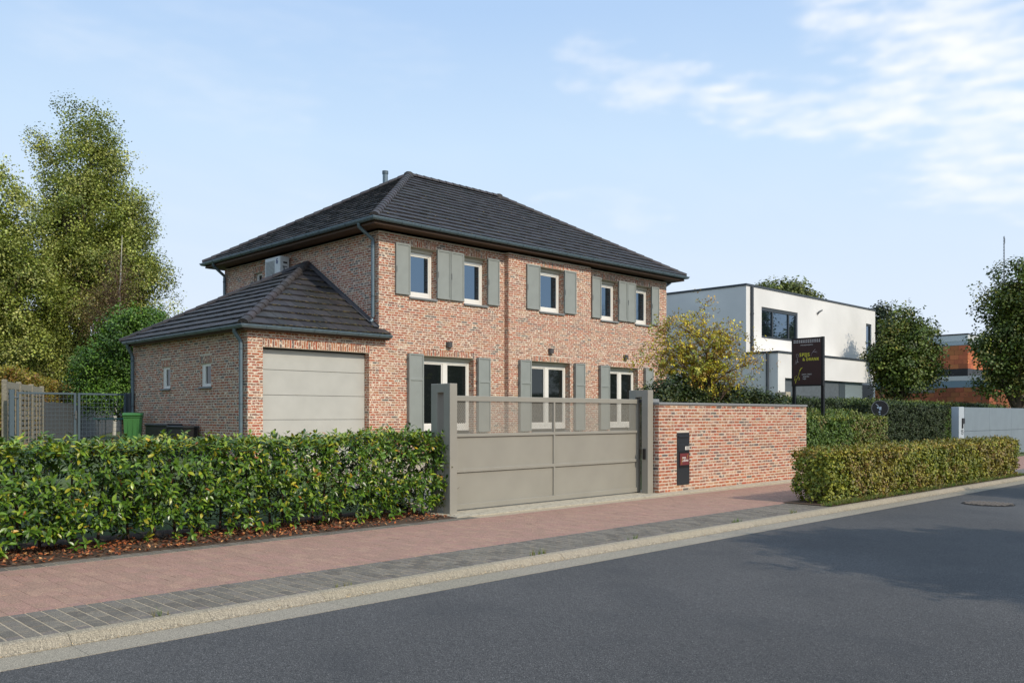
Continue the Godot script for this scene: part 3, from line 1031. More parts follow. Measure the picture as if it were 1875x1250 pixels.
	part("grille", gr, M.sill, ac)
	var br := MB.new()
	for z in [-0.75, -0.15]:
		br.box(Vector3(0.02, -0.04, z), Vector3(0.381, -0.002, z + 0.04))
	part("bracket", br, M.metal, ac)
	var hd := MB.new()
	hd.tube([Vector3(0.12, 0.45, 0.004), Vector3(0.13, 0.3, 0.05), Vector3(0.2, 0.22, 0.06), Vector3(0.3, 0.2, 0.03)], [0.012, 0.012, 0.012, 0.012], 6)
	hd.box(Vector3(0.10, 0.56, 0.001), Vector3(0.22, 0.60, 0.02))
	hd.box(Vector3(0.08, 0.46, 0.001), Vector3(0.22, 0.475, 0.02))
	part("cable", hd, M.black, ac)
	var pp := MB.new()
	pp.tube([Vector3(0.3, 0.12, 0.02), Vector3(0.34, 0.2, 0.12), Vector3(0.35, 0.26, 0.3), Vector3(0.35, 0.27, 0.5), Vector3(0.36, 0.2, 0.62)], [0.045, 0.045, 0.045, 0.045, 0.045], 8)
	part("pipe_cover", pp, M.acwhite, ac)
	var em := text_mesh("6", 0.15, 0.004)
	var eo := put("emblem", em, mat(40, 60, 110), ac, Vector3(-0.003, 0.62, -0.17))
	eo.basis = Basis(Vector3(0, 0, 1), Vector3(0, 1, 0), Vector3(-1, 0, 0))

func ring2(ro: float, ri: float, k: int) -> PackedVector2Array:
	var p := PackedVector2Array()
	for i in k + 1:
		p.append(Vector2(cos(TAU * i / k * 0.9999), sin(TAU * i / k * 0.9999)) * ro)
	for i in k + 1:
		p.append(Vector2(cos(TAU * (k - i) / k * 0.9999), sin(TAU * (k - i) / k * 0.9999)) * ri)
	return p

func text_mesh(s: String, tall: float, depth: float, bold := true) -> TextMesh:
	var t := TextMesh.new()
	var f := SystemFont.new()
	f.font_names = PackedStringArray(["Droid Sans"])
	f.font_weight = 700 if bold else 400
	t.font = f
	t.text = s
	t.font_size = 64
	t.pixel_size = tall / 46.0
	t.depth = depth
	return t

func build_roofs(house: Node3D) -> void:
	var out := 0.50
	var ye := 6.40
	var a := Vector3(XM - out, ye, ZF + out)
	var wx := XR - XM + 2 * out
	var wz := ZF - ZK + 2 * out
	var k := wz / 2
	var top := 9.21
	var ax := Vector3(XM - out + k, top, ZF + out - k)
	var bx := Vector3(XR + out - k, top, ZF + out - k)
	var f1 := Vector3(XR + out, ye, ZF + out)
	var k0 := Vector3(XM - out, ye, ZK - out)
	var k1 := Vector3(XR + out, ye, ZK - out)
	var under := MB.new()
	var roof_deck := func(b: MB, p: Vector3, q: Vector3, r: Vector3, s: Vector3) -> void:
		b.quad(p, q, r, s)
	roof_deck.call(under, a, f1, bx, ax)
	under.tri(k0, a, ax)
	roof_deck.call(under, k1, k0, ax, bx)
	under.tri(f1, k1, bx)
	var roof := part("roof", under, M.lead, house)
	var list := []
	var L := Vector2(k, top - ye).length()
	var upf := Vector3(0, top - ye, -k) / L
	tiles(list, a, Vector3(1, 0, 0), upf, PackedVector2Array([Vector2(0, -0.03), Vector2(wx, -0.03), Vector2(wx - k, L), Vector2(k, L)]))
	tiles(list, k0, Vector3(0, 0, 1), Vector3(k, top - ye, 0) / L, PackedVector2Array([Vector2(0, -0.03), Vector2(wz, -0.03), Vector2(k, L)]))
	tiles(list, f1, Vector3(0, 0, -1), Vector3(-k, top - ye, 0) / L, PackedVector2Array([Vector2(0, -0.03), Vector2(wz, -0.03), Vector2(k, L)]))
	# garage roof: half a pyramid against the wall
	var go := 0.25
	var gy := 3.525
	var gt := 5.72
	var gkx := 3.79
	var ga := Vector3(XG - go, gy, ZF + go)
	var gz := ZF - ZG + 2 * go
	var gk := gz / 2
	var gax := Vector3(XG - go + gkx, gt, ZF + go - gk)
	var gb := Vector3(XG - go, gy, ZG - go)
	var GL := Vector2(gk, gt - gy).length()
	var gup := Vector3(0, gt - gy, -gk) / GL
	var ww := XM - (XG - go)
	var cutv := (go + 0.005) / gk * GL
	var gr := MB.new()
	gr.quad(ga, ga + Vector3(ww, 0, 0), gax + Vector3(XM - gax.x, 0, 0), gax)
	gr.tri(gb, ga, gax)
	gr.quad(gb + Vector3(ww, 0, 0), gb, gax, gax + Vector3(XM - gax.x, 0, 0))
	var ex := 0.17
	gr.quad(ga + Vector3(ww, 0, 0), ga + Vector3(ww + ex, 0, 0), ga + Vector3(ww + ex, 0, 0) + gup * cutv, ga + Vector3(ww, 0, 0) + gup * cutv)
	var groof := part("garage_roof", gr, M.lead, house)
	var gl := []
	tiles(gl, ga, Vector3(1, 0, 0), gup, PackedVector2Array([Vector2(0, -0.03), Vector2(ww + ex, -0.03), Vector2(ww + ex, cutv), Vector2(ww - 0.02, cutv), Vector2(ww - 0.02, GL), Vector2(gkx, GL)]), 0.225, 0.37)
	var GX := Vector2(gkx, gt - gy).length()
	tiles(gl, gb, Vector3(0, 0, 1), Vector3(gkx, gt - gy, 0) / GX, PackedVector2Array([Vector2(0, -0.03), Vector2(gz, -0.03), Vector2(gk, GX)]), 0.225, 0.37)
	var eye := Vector3(0, H, 0)
	var mossy := []
	for set_ in [[list, roof, 150], [gl, groof, 150]]:
		var rest := MB.new()
		var every: Array = set_[0]
		var far := func(t: Array) -> float:
			return (t[0] + t[1] * t[4][0].x + t[2] * t[4][0].y - eye).length()
		every.sort_custom(func(p, q): return far.call(p) < far.call(q))
		var nth := 0
		for t in every:
			if nth < set_[2] and t[4].size() == 4:
				nth += 1
				var b := MB.new()
				var off: Vector3 = t[0] + t[1] * t[4][0].x + t[2] * t[4][0].y
				emit_tile(b, t, off)
				put("roof_tile", b.done(), M.tile, set_[1], off)
			else:
				emit_tile(rest, t, Vector3.ZERO)
			if t[3].z > 0.1 and t[4].size() == 4:
				var many := 1 if set_[1] == roof else 6
				for q in many:
					if rng.randf() < (0.3 if set_[1] == roof else 0.8):
						mossy.append(t[0] + t[1] * (t[4][0].x + rf(0.0, 0.22)) + t[2] * (t[5] - 0.014) + t[3] * rf(0.03, 0.06))
		part("tile_field", rest, M.tile, set_[1]).set_meta("kind", "stuff")
	moss(roof, mossy)
	ridge_tiles(roof, a + Vector3(0.03, 0.05, -0.03), ax + Vector3(0, 0.05, 0), M.tile)
	ridge_tiles(roof, f1 + Vector3(-0.03, 0.05, -0.03), bx + Vector3(0, 0.05, 0), M.tile)
	ridge_tiles(roof, k0 + Vector3(0.03, 0.05, 0.03), ax + Vector3(0, 0.05, 0), M.tile)
	ridge_tiles(roof, ax + Vector3(0, 0.05, 0), bx + Vector3(0, 0.05, 0), M.tile)
	ridge_tiles(groof, ga + Vector3(0.03, 0.05, -0.03), gax + Vector3(0, 0.05, 0), M.tile)
	ridge_tiles(groof, gb + Vector3(0.03, 0.05, 0.03), gax + Vector3(0, 0.05, 0), M.tile)
	for p in [ax, bx]:                                          # caps where the ridges meet
		var cap := MB.new()
		cap.col = lin(66, 62, 63)
		cap.tube([p + Vector3(0, -0.1, 0), p + Vector3(0, 0.09, 0), p + Vector3(0, 0.135, 0), p + Vector3(0, 0.15, 0)], [0.17, 0.15, 0.09, 0.01], 12)
		part("ridge_cap", cap, M.tile, roof)
	# lead flashing where the garage roof meets the wall
	var fl := MB.new()
	var p0 := Vector3(XM - 0.02, gy, ZF + 0.0) + Vector3(0, go / gk * (gt - gy), 0)
	var p1 := Vector3(XM - 0.02, gt, gax.z)
	var dz := (p1 - p0).normalized()
	var nn := Vector3(0, -dz.z, dz.y)
	fl.frame(p1 + nn * 0.06 + Vector3(-0.14, 0, 0), Vector3(0.15, 0, 0), nn * 0.012, -(p1 - p0))
	fl.frame(p1 + nn * 0.04, Vector3(0.008, 0, 0), nn * 0.06, -(p1 - p0))
	part("flashing", fl, M.lead, groof)
	# vent pipe
	var vp := MB.new()
	vp.tube([Vector3(16.9, 8.7, -23.1), Vector3(16.9, 9.36, -23.1)], [0.085, 0.085], 12)
	part("vent_pipe", vp, M.zinc, roof)
	var vc := MB.new()
	vc.tube([Vector3(16.9, 9.36, -23.1), Vector3(16.9, 9.46, -23.1)], [0.10, 0.10], 12)
	part("vent_cap", vc, M.zincd, roof)
	# eaves: gutter, fascia, soffit
	var mp := [Vector2(XM, ZF), Vector2(XM, ZK), Vector2(XR, ZK), Vector2(XR, ZF)]
	mp.reverse()
	var gp := [Vector2(XG, ZG), Vector2(XG, ZF), Vector2(XM + 0.22, ZF)]
	for e in [[mp, true, 0.58, 6.385, 6.235], [gp, false, 0.305, 3.512, 3.40]]:
		var gu := MB.new()
		sweep(gu, e[0], gutter_profile(e[2], e[3]), e[1])
		var gutter := part("gutter", gu, M.zinc, house)
		var sm := MB.new()
		var pts: Array = e[0]
		for i in (pts.size() if e[1] else pts.size() - 1):
			var p: Vector2 = pts[i]
			var q: Vector2 = pts[(i + 1) % pts.size()]
			var t := (q - p).normalized()
			var o := Vector2(-t.y, t.x)
			var cnt := int((q - p).length() / 0.62)
			for s in cnt:
				var c := p + t * (s + 0.5) * 0.62 + o * float(e[2])
				for g in 8:
					var a0 := PI * g / 8.0
					var a1 := PI * (g + 1) / 8.0
					var pt := func(ang: float, dd: float) -> Vector3:
						return Vector3(c.x + o.x * (-0.07 + 0.074 * cos(ang)) + t.x * dd, e[3] - 0.074 * sin(ang), c.y + o.y * (-0.07 + 0.074 * cos(ang)) + t.y * dd)
					sm.quad(pt.call(a0, 0.012), pt.call(a0, -0.012), pt.call(a1, -0.012), pt.call(a1, 0.012))
				sm.frame(Vector3(c.x + o.x * -0.006 - t.x * 0.01, e[3] - 0.02, c.y + o.y * -0.006 - t.y * 0.01), Vector3(t.x, 0, t.y) * 0.02, Vector3(0, 0.036, 0), Vector3(-o.x, 0, -o.y) * -0.017)
		part("bracket", sm, M.zincd, gutter)
		var fa := MB.new()
		var fo: float = e[2] - 0.15
		var s0: float = e[4]
		var s1: float = e[3]
		sweep(fa, e[0], PackedVector2Array([Vector2(fo, s1 + 0.03), Vector2(fo, s0 + 0.07), Vector2(fo + 0.02, s0 + 0.055), Vector2(fo + 0.02, s0 + 0.01), Vector2(fo - 0.02, s0), Vector2(fo - 0.04, s0), Vector2(fo - 0.04, s0 + 0.02), Vector2(0.0, s0 + 0.02), Vector2(0.0, s1 + 0.03)]), e[1])
		part("fascia", fa, M.darkwood, house)
	# downpipes
	for d in [
		[Vector3(XM - 0.5, 6.33, -18.26), Vector3(XM - 0.5, 6.24, -18.26), Vector3(XM - 0.07, 5.98, -18.27), Vector3(XM - 0.065, 5.9, -18.27), Vector3(XM - 0.065, 4.02, -18.27), Vector3(XM - 0.08, 3.93, -18.27), Vector3(XM - 0.15, 3.86, -18.25)],
		[Vector3(XM - 0.5, 6.33, -26.3), Vector3(XM - 0.5, 6.24, -26.3), Vector3(XM - 0.07, 5.98, -26.42), Vector3(XM - 0.065, 5.9, -26.42), Vector3(XM - 0.065, 4.2, -26.42)],
		[Vector3(XG - 0.22, 3.46, -18.3), Vector3(XG - 0.22, 3.38, -18.3), Vector3(XG - 0.09, 3.2, -18.3), Vector3(XG - 0.065, 3.12, -18.3), Vector3(XG - 0.065, 0.5, -18.3)],
		[Vector3(XG - 0.22, 3.46, -24.55), Vector3(XG - 0.22, 3.38, -24.55), Vector3(XG - 0.09, 3.2, -24.6), Vector3(XG - 0.065, 3.12, -24.6), Vector3(XG - 0.065, 0.5, -24.6)],
		[Vector3(XR + 0.5, 6.33, -18.3), Vector3(XR + 0.5, 6.26, -18.3), Vector3(XR + 0.1, 6.05, -18.3), Vector3(XR + 0.065, 5.95, -18.3), Vector3(XR + 0.065, 0.5, -18.3)]]:
		var b := MB.new()
		var rad := []
		for i in d.size():
			rad.append(0.045)
		b.tube(d, rad, 12)
		var dp := part("downpipe", b, M.zinc, house)
		var cl := MB.new()
		var y0: float = d[d.size() - 1].y
		var px: Vector3 = d[3]
		var y: float = px.y - 0.1
		while y > y0 + 0.3:
			cl.tube([Vector3(px.x, y, px.z), Vector3(px.x, y - 0.035, px.z)], [0.051, 0.051], 12)
			cl.box(Vector3(minf(px.x, px.x + 0.05 * signf(20.0 - px.x)), y - 0.03, px.z - 0.01), Vector3(maxf(px.x, px.x + 0.05 * signf(20.0 - px.x)), y - 0.005, px.z + 0.01))
			y -= 1.25
		part("pipe_clip", cl, M.zincd, dp)

# ---------------------------------------------------------------- street front: gate, wall, sign
func portal(x0: float, x1: float, label: String) -> void:
	var t := thing("gate_post", label, "gate post", Vector3(x0, 0, -9.95), "portal posts of the sliding gate")
	var b := MB.new()
	var w := x1 - x0
	b.cbox(Vector3(0, 0, -0.15), Vector3(w, 1.98, 0), 0.004)
	part("front_leg", b, M.gate, t)
	var d := MB.new()
	d.cbox(Vector3(0, 0, -0.45), Vector3(w, 1.98, -0.30), 0.004)
	part("rear_leg", d, M.gate, t)
	var e := MB.new()
	e.cbox(Vector3(0.001, 1.845, -0.30), Vector3(w - 0.001, 1.979, -0.15), 0.003)
	part("lintel", e, M.gate, t)
	if x0 > 12:
		var k := MB.new()
		k.cbox(Vector3(-0.03, 0.66, -0.11), Vector3(-0.001, 0.86, -0.05), 0.004)
		part("lock_catch", k, M.black, t)
		var r := MB.new()
		r.tube([Vector3(0.02, 1.80, -0.19), Vector3(0.02, 1.74, -0.19)], [0.03, 0.03], 10)
		part("guide_roller", r, M.black, t)

func build_gate() -> void:
	portal(8.471, 8.616, "left portal post of the sliding gate, beside the glossy green hedge")
	portal(13.40, 13.568, "right portal post of the sliding gate, beside the brick garden wall")
	var t := thing("sliding_gate", "wide taupe metal sliding gate with a mesh strip along its top", "gate", Vector3(8.70, 0.03, -10.20))
	var L := 4.755
	var zb := -0.05
	var bars := [[0.0, L, 1.69, 1.775], [0.0, L, 1.13, 1.18], [0.0, L, 0.577, 0.632], [0.0, L, 0.0, 0.085]]
	for q in bars:
		var b := MB.new()
		b.cbox(Vector3(q[0], q[2], zb), Vector3(q[1], q[3], 0.0), 0.004)
		part("rail", b, M.gate, t)
	for x in [[0.0, 0.05], [2.338, 2.382], [L - 0.055, L]]:
		for q in [[0.085, 0.577], [0.632, 1.13], [1.18, 1.69]]:
			var b := MB.new()
			b.cbox(Vector3(x[0], q[0], zb), Vector3(x[1], q[1], -0.0015), 0.003)
			part("stile", b, M.gate, t)
	for x in [[0.05, 2.338], [2.382, L - 0.055]]:
		for q in [[0.085, 0.577], [0.632, 1.13]]:
			var b := MB.new()
			b.box(Vector3(x[0], q[0], zb + 0.008), Vector3(x[1], q[1], -0.028))
			part("sheet_panel", b, M.gate, t)
		part("mesh_panel", expanded(x[0], x[1], 1.18, 1.69), M.gate, t)
	var lk := MB.new()
	lk.cbox(Vector3(L + 0.001, 0.62, -0.045), Vector3(L + 0.022, 0.82, -0.005), 0.004)
	part("lock", lk, M.black, t)
	var tr := MB.new()
	tr.box(Vector3(-0.1, -0.017, -0.04), Vector3(L + 0.02, -0.012, -0.02))
	part("track", tr, M.metal, t)

func expanded(x0: float, x1: float, y0: float, y1: float) -> MB:   # expanded metal: two sets of slanting strands
	var b := MB.new()
	var px := 0.040
	var py := 0.021
	var slope := py / px
	var wd := 0.0026
	for s in [1, -1]:
		var off: float = x0 - (y1 - y0) / slope - px
		var z: float = -0.030 if s == 1 else -0.034
		while off < x1 + (y1 - y0) / slope:
			# line y = y0 + s*(x-off)*slope (s=1) or y1 - (x-off)*slope
			var xa := maxf(x0, off)
			var xb := minf(x1, off + (y1 - y0) / slope)
			if xb > xa + 0.004:
				var ya: float = (y0 + (xa - off) * slope) if s == 1 else (y1 - (xa - off) * slope)
				var yb: float = (y0 + (xb - off) * slope) if s == 1 else (y1 - (xb - off) * slope)
				var d := Vector3(xb - xa, yb - ya, 0)
				var n := Vector3(-d.y, d.x, 0).normalized() * wd
				b.frame(Vector3(xa, ya, z) - n, d, n * 2, Vector3(0, 0, 0.003))
			off += px
	return b

func build_wall() -> void:
	var t := thing("garden_wall", "low red brick garden wall with a grey coping between the gate and the hedges", "wall")
	var x0 := 13.607
	var x1 := 19.53
	var m := MB.new()
	masonry(m, Vector3(x0, 0.0, -9.85), Vector3(1, 0, 0), x1 - x0, 1.70, [], 0.1)
	masonry(m, Vector3(x0, 0.0, -10.15), Vector3(0, 0, 1), 0.30, 1.70, [], 0.1)
	m.quad(Vector3(x1, 0, -9.85), Vector3(x1, 0, -10.15), Vector3(x1, 1.70, -10.15), Vector3(x1, 1.70, -9.85))
	m.quad(Vector3(x1, 0, -10.15), Vector3(x0, 0, -10.15), Vector3(x0, 1.70, -10.15), Vector3(x1, 1.70, -10.15))
	var w := part("wall", m, M.mortar, t)
	var list := []
	brickwork(list, Vector3(x0, 0.008, -9.85), Vector3(1, 0, 0), x1 - x0, 1.69, [Rect2(14.195 - x0, 0.125, 0.425, 1.03)], 0.0, 0.09)
	brickwork(list, Vector3(x0, 0.008, -10.15), Vector3(0, 0, 1), 0.306, 1.69, [], 0.0, 0.09)
	brickwork(list, Vector3(x1, 0.008, -9.844), Vector3(0, 0, -1), 0.306, 1.69, [], 0.0, 0.09)
	lay_bricks(list, w, M.brickb, 298)
	var c := MB.new()
	c.cbox(Vector3(x0 - 0.02, 1.702, -10.19), Vector3(x1 + 0.02, 1.748, -9.825), 0.006)
	part("coping", c, M.sill, t)
	var c2 := MB.new()
	c2.cbox(Vector3(x0 - 0.02, 1.75, -10.30), Vector3(x0 + 0.30, 1.815, -10.05), 0.006)
	part("coping_block", c2, M.sill, t)
	# letterbox column set into the wall
	var mb := thing("mailbox", "tall dark grey letterbox column with a maroon plate, built into the garden wall", "mailbox", Vector3(14.201, 0.132, -9.85))
	var b := MB.new()
	b.cbox(Vector3(0, 0, -0.06), Vector3(0.412, 1.016, 0.018), 0.004)
	part("column", b, M.blackm, mb)
	var f := MB.new()
	f.cbox(Vector3(0.03, 0.93, 0.019), Vector3(0.40, 0.962, 0.034), 0.004)
	part("slot_flap", f, M.blackm, mb)
	var tp := MB.new()
	tp.cbox(Vector3(-0.004, 1.017, -0.05), Vector3(0.416, 1.026, 0.03), 0.003)
	part("lid", tp, M.metal, mb)
	var dr := MB.new()
	dr.cbox(Vector3(0.02, 0.66, 0.0185), Vector3(0.392, 0.80, 0.024), 0.003)
	part("door", dr, M.blackm, mb)
	var kn := MB.new()
	kn.tube([Vector3(0.36, 0.785, 0.024), Vector3(0.36, 0.785, 0.032)], [0.012, 0.012], 10)
	part("lock", kn, M.metal, mb)
	var nb := MB.new()
	nb.box(Vector3(0.25, 0.686, 0.0245), Vector3(0.393, 0.752, 0.027))
	part("number_plate", nb, M.white, mb)
	put("number", text_mesh("132", 0.045, 0.002), M.black, mb, Vector3(0.325, 0.719, 0.0285))
	var bk := MB.new()
	bk.cbox(Vector3(0.05, 0.335, 0.0185), Vector3(0.40, 0.655, 0.026), 0.003)
	part("plate_frame", bk, M.black, mb)
	var pl := MB.new()
	pl.box(Vector3(0.066, 0.387, 0.0265), Vector3(0.374, 0.618, 0.031))
	var plate := part("plate", pl, mat(112, 48, 50, 0.5), mb)
	var wm := mat(226, 222, 216, 0.6)
	put("lettering", text_mesh("SPIJS", 0.038, 0.001), wm, plate, Vector3(0.205, 0.528, 0.032))
	put("lettering", text_mesh("& DRANK", 0.038, 0.001), wm, plate, Vector3(0.235, 0.474, 0.032))
	var gm := mat(170, 136, 60, 0.5)
	var st := MB.new()
	st.tube([Vector3(0.118, 0.40, 0.032), Vector3(0.124, 0.45, 0.032), Vector3(0.142, 0.52, 0.032), Vector3(0.132, 0.545, 0.032)], [0.003, 0.006, 0.008, 0.003], 6)
	st.tube([Vector3(0.30, 0.50, 0.032), Vector3(0.325, 0.555, 0.032), Vector3(0.335, 0.60, 0.032)], [0.002, 0.006, 0.003], 6)
	part("emblem", st, gm, plate)

func build_sign() -> void:
	# board at right angles to the road, on two square posts; local x runs towards the road
	var t := thing("restaurant_sign", "dark brown restaurant sign board on two black posts behind the garden wall", "sign", Vector3(21.15, 0, -11.06))
	t.basis = Basis(Vector3(0, 0, 1), Vector3(0, 1, 0), Vector3(-1, 0, 0))
	var W := 0.86
	for x in [0.0, W - 0.075]:
		var p := MB.new()
		p.cbox(Vector3(x, -0.02, -0.075), Vector3(x + 0.075, 3.51 if x > 0 else 3.47, -0.003), 0.004)
		part("post", p, M.black, t)
	var b := MB.new()
	b.cbox(Vector3(0.0, 2.25, 0.0), Vector3(W, 3.50, 0.03), 0.004)
	var board := part("board", b, M.black, t)
	var f := MB.new()
	f.box(Vector3(0.05, 2.29, 0.0305), Vector3(W - 0.05, 3.47, 0.034))
	part("print", f, mat(58, 32, 28, 0.55), board)
	var wm := mat(236, 232, 226, 0.6)
	wm.emission_enabled = false
	var dots := MB.new()
	for i in 15:
		for j in 2:
			dots.box(Vector3(0.065 + i * 0.0495, 3.375 + j * 0.045, 0.0342), Vector3(0.065 + i * 0.0495 + 0.026, 3.398 + j * 0.045, 0.0356))
	part("checker_row", dots, wm, board)
	var ym := mat(214, 204, 60, 0.6)
	var z := 0.0352
	put("web_address", text_mesh("www.spijsendrank.be", 0.026, 0.001, false), wm, board, Vector3(0.42, 3.315, z))
	put("lettering", text_mesh("SPIJS", 0.088, 0.0015), ym, board, Vector3(0.365, 3.06, z))
	put("lettering", text_mesh("& DRANK", 0.074, 0.0015), ym, board, Vector3(0.53, 2.94, z))
	put("small_print", text_mesh("LUNCH - DINER", 0.028, 0.001, false), wm, board, Vector3(0.42, 2.555, z))
	put("small_print", text_mesh("APERITIEF", 0.028, 0.001, false), wm, board, Vector3(0.405, 2.495, z))
	put("small_print", text_mesh("WIJN", 0.028, 0.001, false), wm, board, Vector3(0.36, 2.44, z))
	# line drawings: a wine glass, a sprig, an ear of grain
	var line := func(pts: Array, r: float, m: Material) -> void:
		var q := MB.new()
		var v := []
		var rad := []
		for p in pts:
			v.append(Vector3(p[0], p[1], z)); rad.append(r)
		q.tube(v, rad, 5)
		part("line_drawing", q, m, board)
	var pale := mat(206, 196, 196, 0.6)
	line.call([[0.135, 3.08], [0.14, 3.02], [0.165, 2.99], [0.19, 3.02], [0.195, 3.08], [0.135, 3.08]], 0.0025, pale)
	line.call([[0.165, 2.99], [0.17, 2.88]], 0.0035, pale)
	line.call([[0.145, 2.875], [0.20, 2.878]], 0.004, pale)
	line.call([[0.10, 2.82], [0.13, 2.95]], 0.002, pale)
	line.call([[0.14, 2.82], [0.16, 2.93]], 0.002, pale)
	line.call([[0.54, 3.03], [0.57, 3.10], [0.655, 3.19]], 0.0035, pale)
	line.call([[0.60, 3.12], [0.70, 3.13]], 0.0025, pale)
	line.call([[0.62, 3.13], [0.71, 3.10]], 0.002, pale)
	for g in [[[0.11, 2.33], [0.16, 2.45], [0.205, 2.55], [0.22, 2.62]], [[0.16, 2.45], [0.10, 2.42], [0.10, 2.50], [0.15, 2.53]], [[0.18, 2.50], [0.225, 2.46], [0.21, 2.40]], [[0.12, 2.36], [0.09, 2.42], [0.10, 2.47]]]:
		line.call(g, 0.0055, ym)
	var ear := MB.new()
	ear.tube([Vector3(0.215, 2.60, z), Vector3(0.24, 2.66, z), Vector3(0.275, 2.71, z), Vector3(0.31, 2.735, z)], [0.006, 0.014, 0.014, 0.005], 6)
	part("line_drawing", ear, ym, board)
	# round black sign standing in the hedge
	var r := thing("round_sign", "round black drum shaped sign with small pale marks, over the corner of the clipped hedge", "sign", Vector3(24.1, 1.69, -10.0))
	r.basis = Basis(Vector3.UP, deg_to_rad(-62.0))
	var d := MB.new()
	d.tube([Vector3(0, 0, -0.09), Vector3(0, 0, 0.09)], [0.215, 0.215], 36)
	part("drum", d, M.black, r)
	var rim := MB.new()
	rim.prism(ring2(0.222, 0.205, 36), Vector3(0, 0, 0.088), Vector3(1, 0, 0), Vector3(0, 1, 0), Vector3(0, 0, 0.01))
	part("rim", rim, M.metal, r)
	var po := MB.new()
	po.cbox(Vector3(-0.03, -1.69, -0.03), Vector3(0.03, -0.2, 0.03), 0.004)
	part("post", po, M.black, r)
	var em := MB.new()
	em.box(Vector3(-0.075, 0.0, 0.091), Vector3(-0.03, 0.04, 0.095))
	em.box(Vector3(-0.02, -0.045, 0.091), Vector3(0.035, 0.045, 0.095))
	em.box(Vector3(-0.035, -0.12, 0.091), Vector3(0.01, -0.085, 0.095))
	em.box(Vector3(-0.03, -0.175, 0.091), Vector3(0.015, -0.155, 0.095))
	em.tube([Vector3(-0.11, 0.12, 0.093), Vector3(-0.05, 0.075, 0.093), Vector3(-0.045, 0.04, 0.093)], [0.006, 0.009, 0.009], 6)
	part("emblem", em, mat(150, 170, 190, 0.6), r)
	# neighbour's gate
	var gp := thing("intercom_post", "wide pale grey gate pillar with an intercom and house number, left of the neighbour's gate", "gate post", Vector3(30.95, 0, -10.2))
	var p := MB.new()
	p.cbox(Vector3(0, 0, -0.24), Vector3(0.5, 1.78, 0), 0.006)
	part("pillar", p, mat(176, 186, 192, 0.6), gp)
	var ic := MB.new()
	ic.cbox(Vector3(0.26, 1.22, 0.001), Vector3(0.49, 1.40, 0.03), 0.004)
	ic.cbox(Vector3(0.26, 1.06, 0.001), Vector3(0.35, 1.219, 0.028), 0.004)
	part("intercom", ic, M.black, gp)
	put("number", text_mesh("15", 0.16, 0.004), mat(90, 96, 100), gp, Vector3(0.30, 0.93, 0.004))
	var sl := MB.new()
	sl.cbox(Vector3(0.12, 0.42, 0.001), Vector3(0.42, 0.52, 0.02), 0.004)
	part("letter_slot", sl, M.black, gp)
	var ng := thing("panel_gate", "blue grey sliding gate of large flat panels, shade mixed into its paint colour, beyond the far hedge", "gate", Vector3(31.62, 0.05, -10.25))
	var nm := mat(126, 140, 148, 0.55, cloudy(256, 0.94, 1.0, 0.02, 3, 31), 0.3)  # grey blue paint with tree shade mixed into the colour
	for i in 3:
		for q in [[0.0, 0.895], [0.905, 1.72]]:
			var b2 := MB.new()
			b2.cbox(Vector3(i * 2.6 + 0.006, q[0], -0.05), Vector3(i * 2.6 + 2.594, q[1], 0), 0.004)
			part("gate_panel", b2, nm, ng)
	var core := MB.new()
	core.box(Vector3(-0.02, 0.02, -0.048), Vector3(7.82, 1.70, -0.012))
	part("gate_frame", core, M.anth, ng)
	# low concrete pier seen between the hedges
	var cp := thing("concrete_pier", "small grey concrete wall end with a flat cap between the shrubs and the white house", "wall", Vector3(23.35, 0.3, -12.4))
	var cb := MB.new()
	cb.cbox(Vector3(0, 0, -0.35), Vector3(0.28, 1.88, 0), 0.008)
	part("pier", cb, M.concrete, cp)
	var cc := MB.new()
	cc.cbox(Vector3(-0.75, 0, -0.25), Vector3(-0.002, 1.70, -0.05), 0.008)
	part("wall", cc, M.concrete, cp)
	var cd := MB.new()
	cd.cbox(Vector3(-0.78, 1.702, -0.29), Vector3(-0.003, 1.76, -0.01), 0.006)
	part("cap", cd, M.sill, cp)
	# manhole cover in the road
	var mh := thing("manhole_cover", "round cobbled manhole cover set in the asphalt near the right kerb", "manhole cover", Vector3(16.72, YR + 0.005, -5.03))
	var cv := MB.new()
	cv.tube([Vector3(0, -0.04, 0), Vector3(0, 0.004, 0)], [0.42, 0.42], 32)
	part("plate", cv, mat(26, 23, 20, 0.95), mh)
	var cob := MB.new()
	for i in range(-5, 6):
		for j in range(-5, 6):
			var q := Vector2(i * 0.076, j * 0.076)
			if q.length() < 0.385:
				cob.cbox(Vector3(q.x - 0.021, 0.0045, q.y - 0.021), Vector3(q.x + 0.021, 0.020, q.y + 0.021), 0.004)
	part("stud", cob, mat(118, 110, 102, 0.9), mh).set_meta("kind", "stuff")

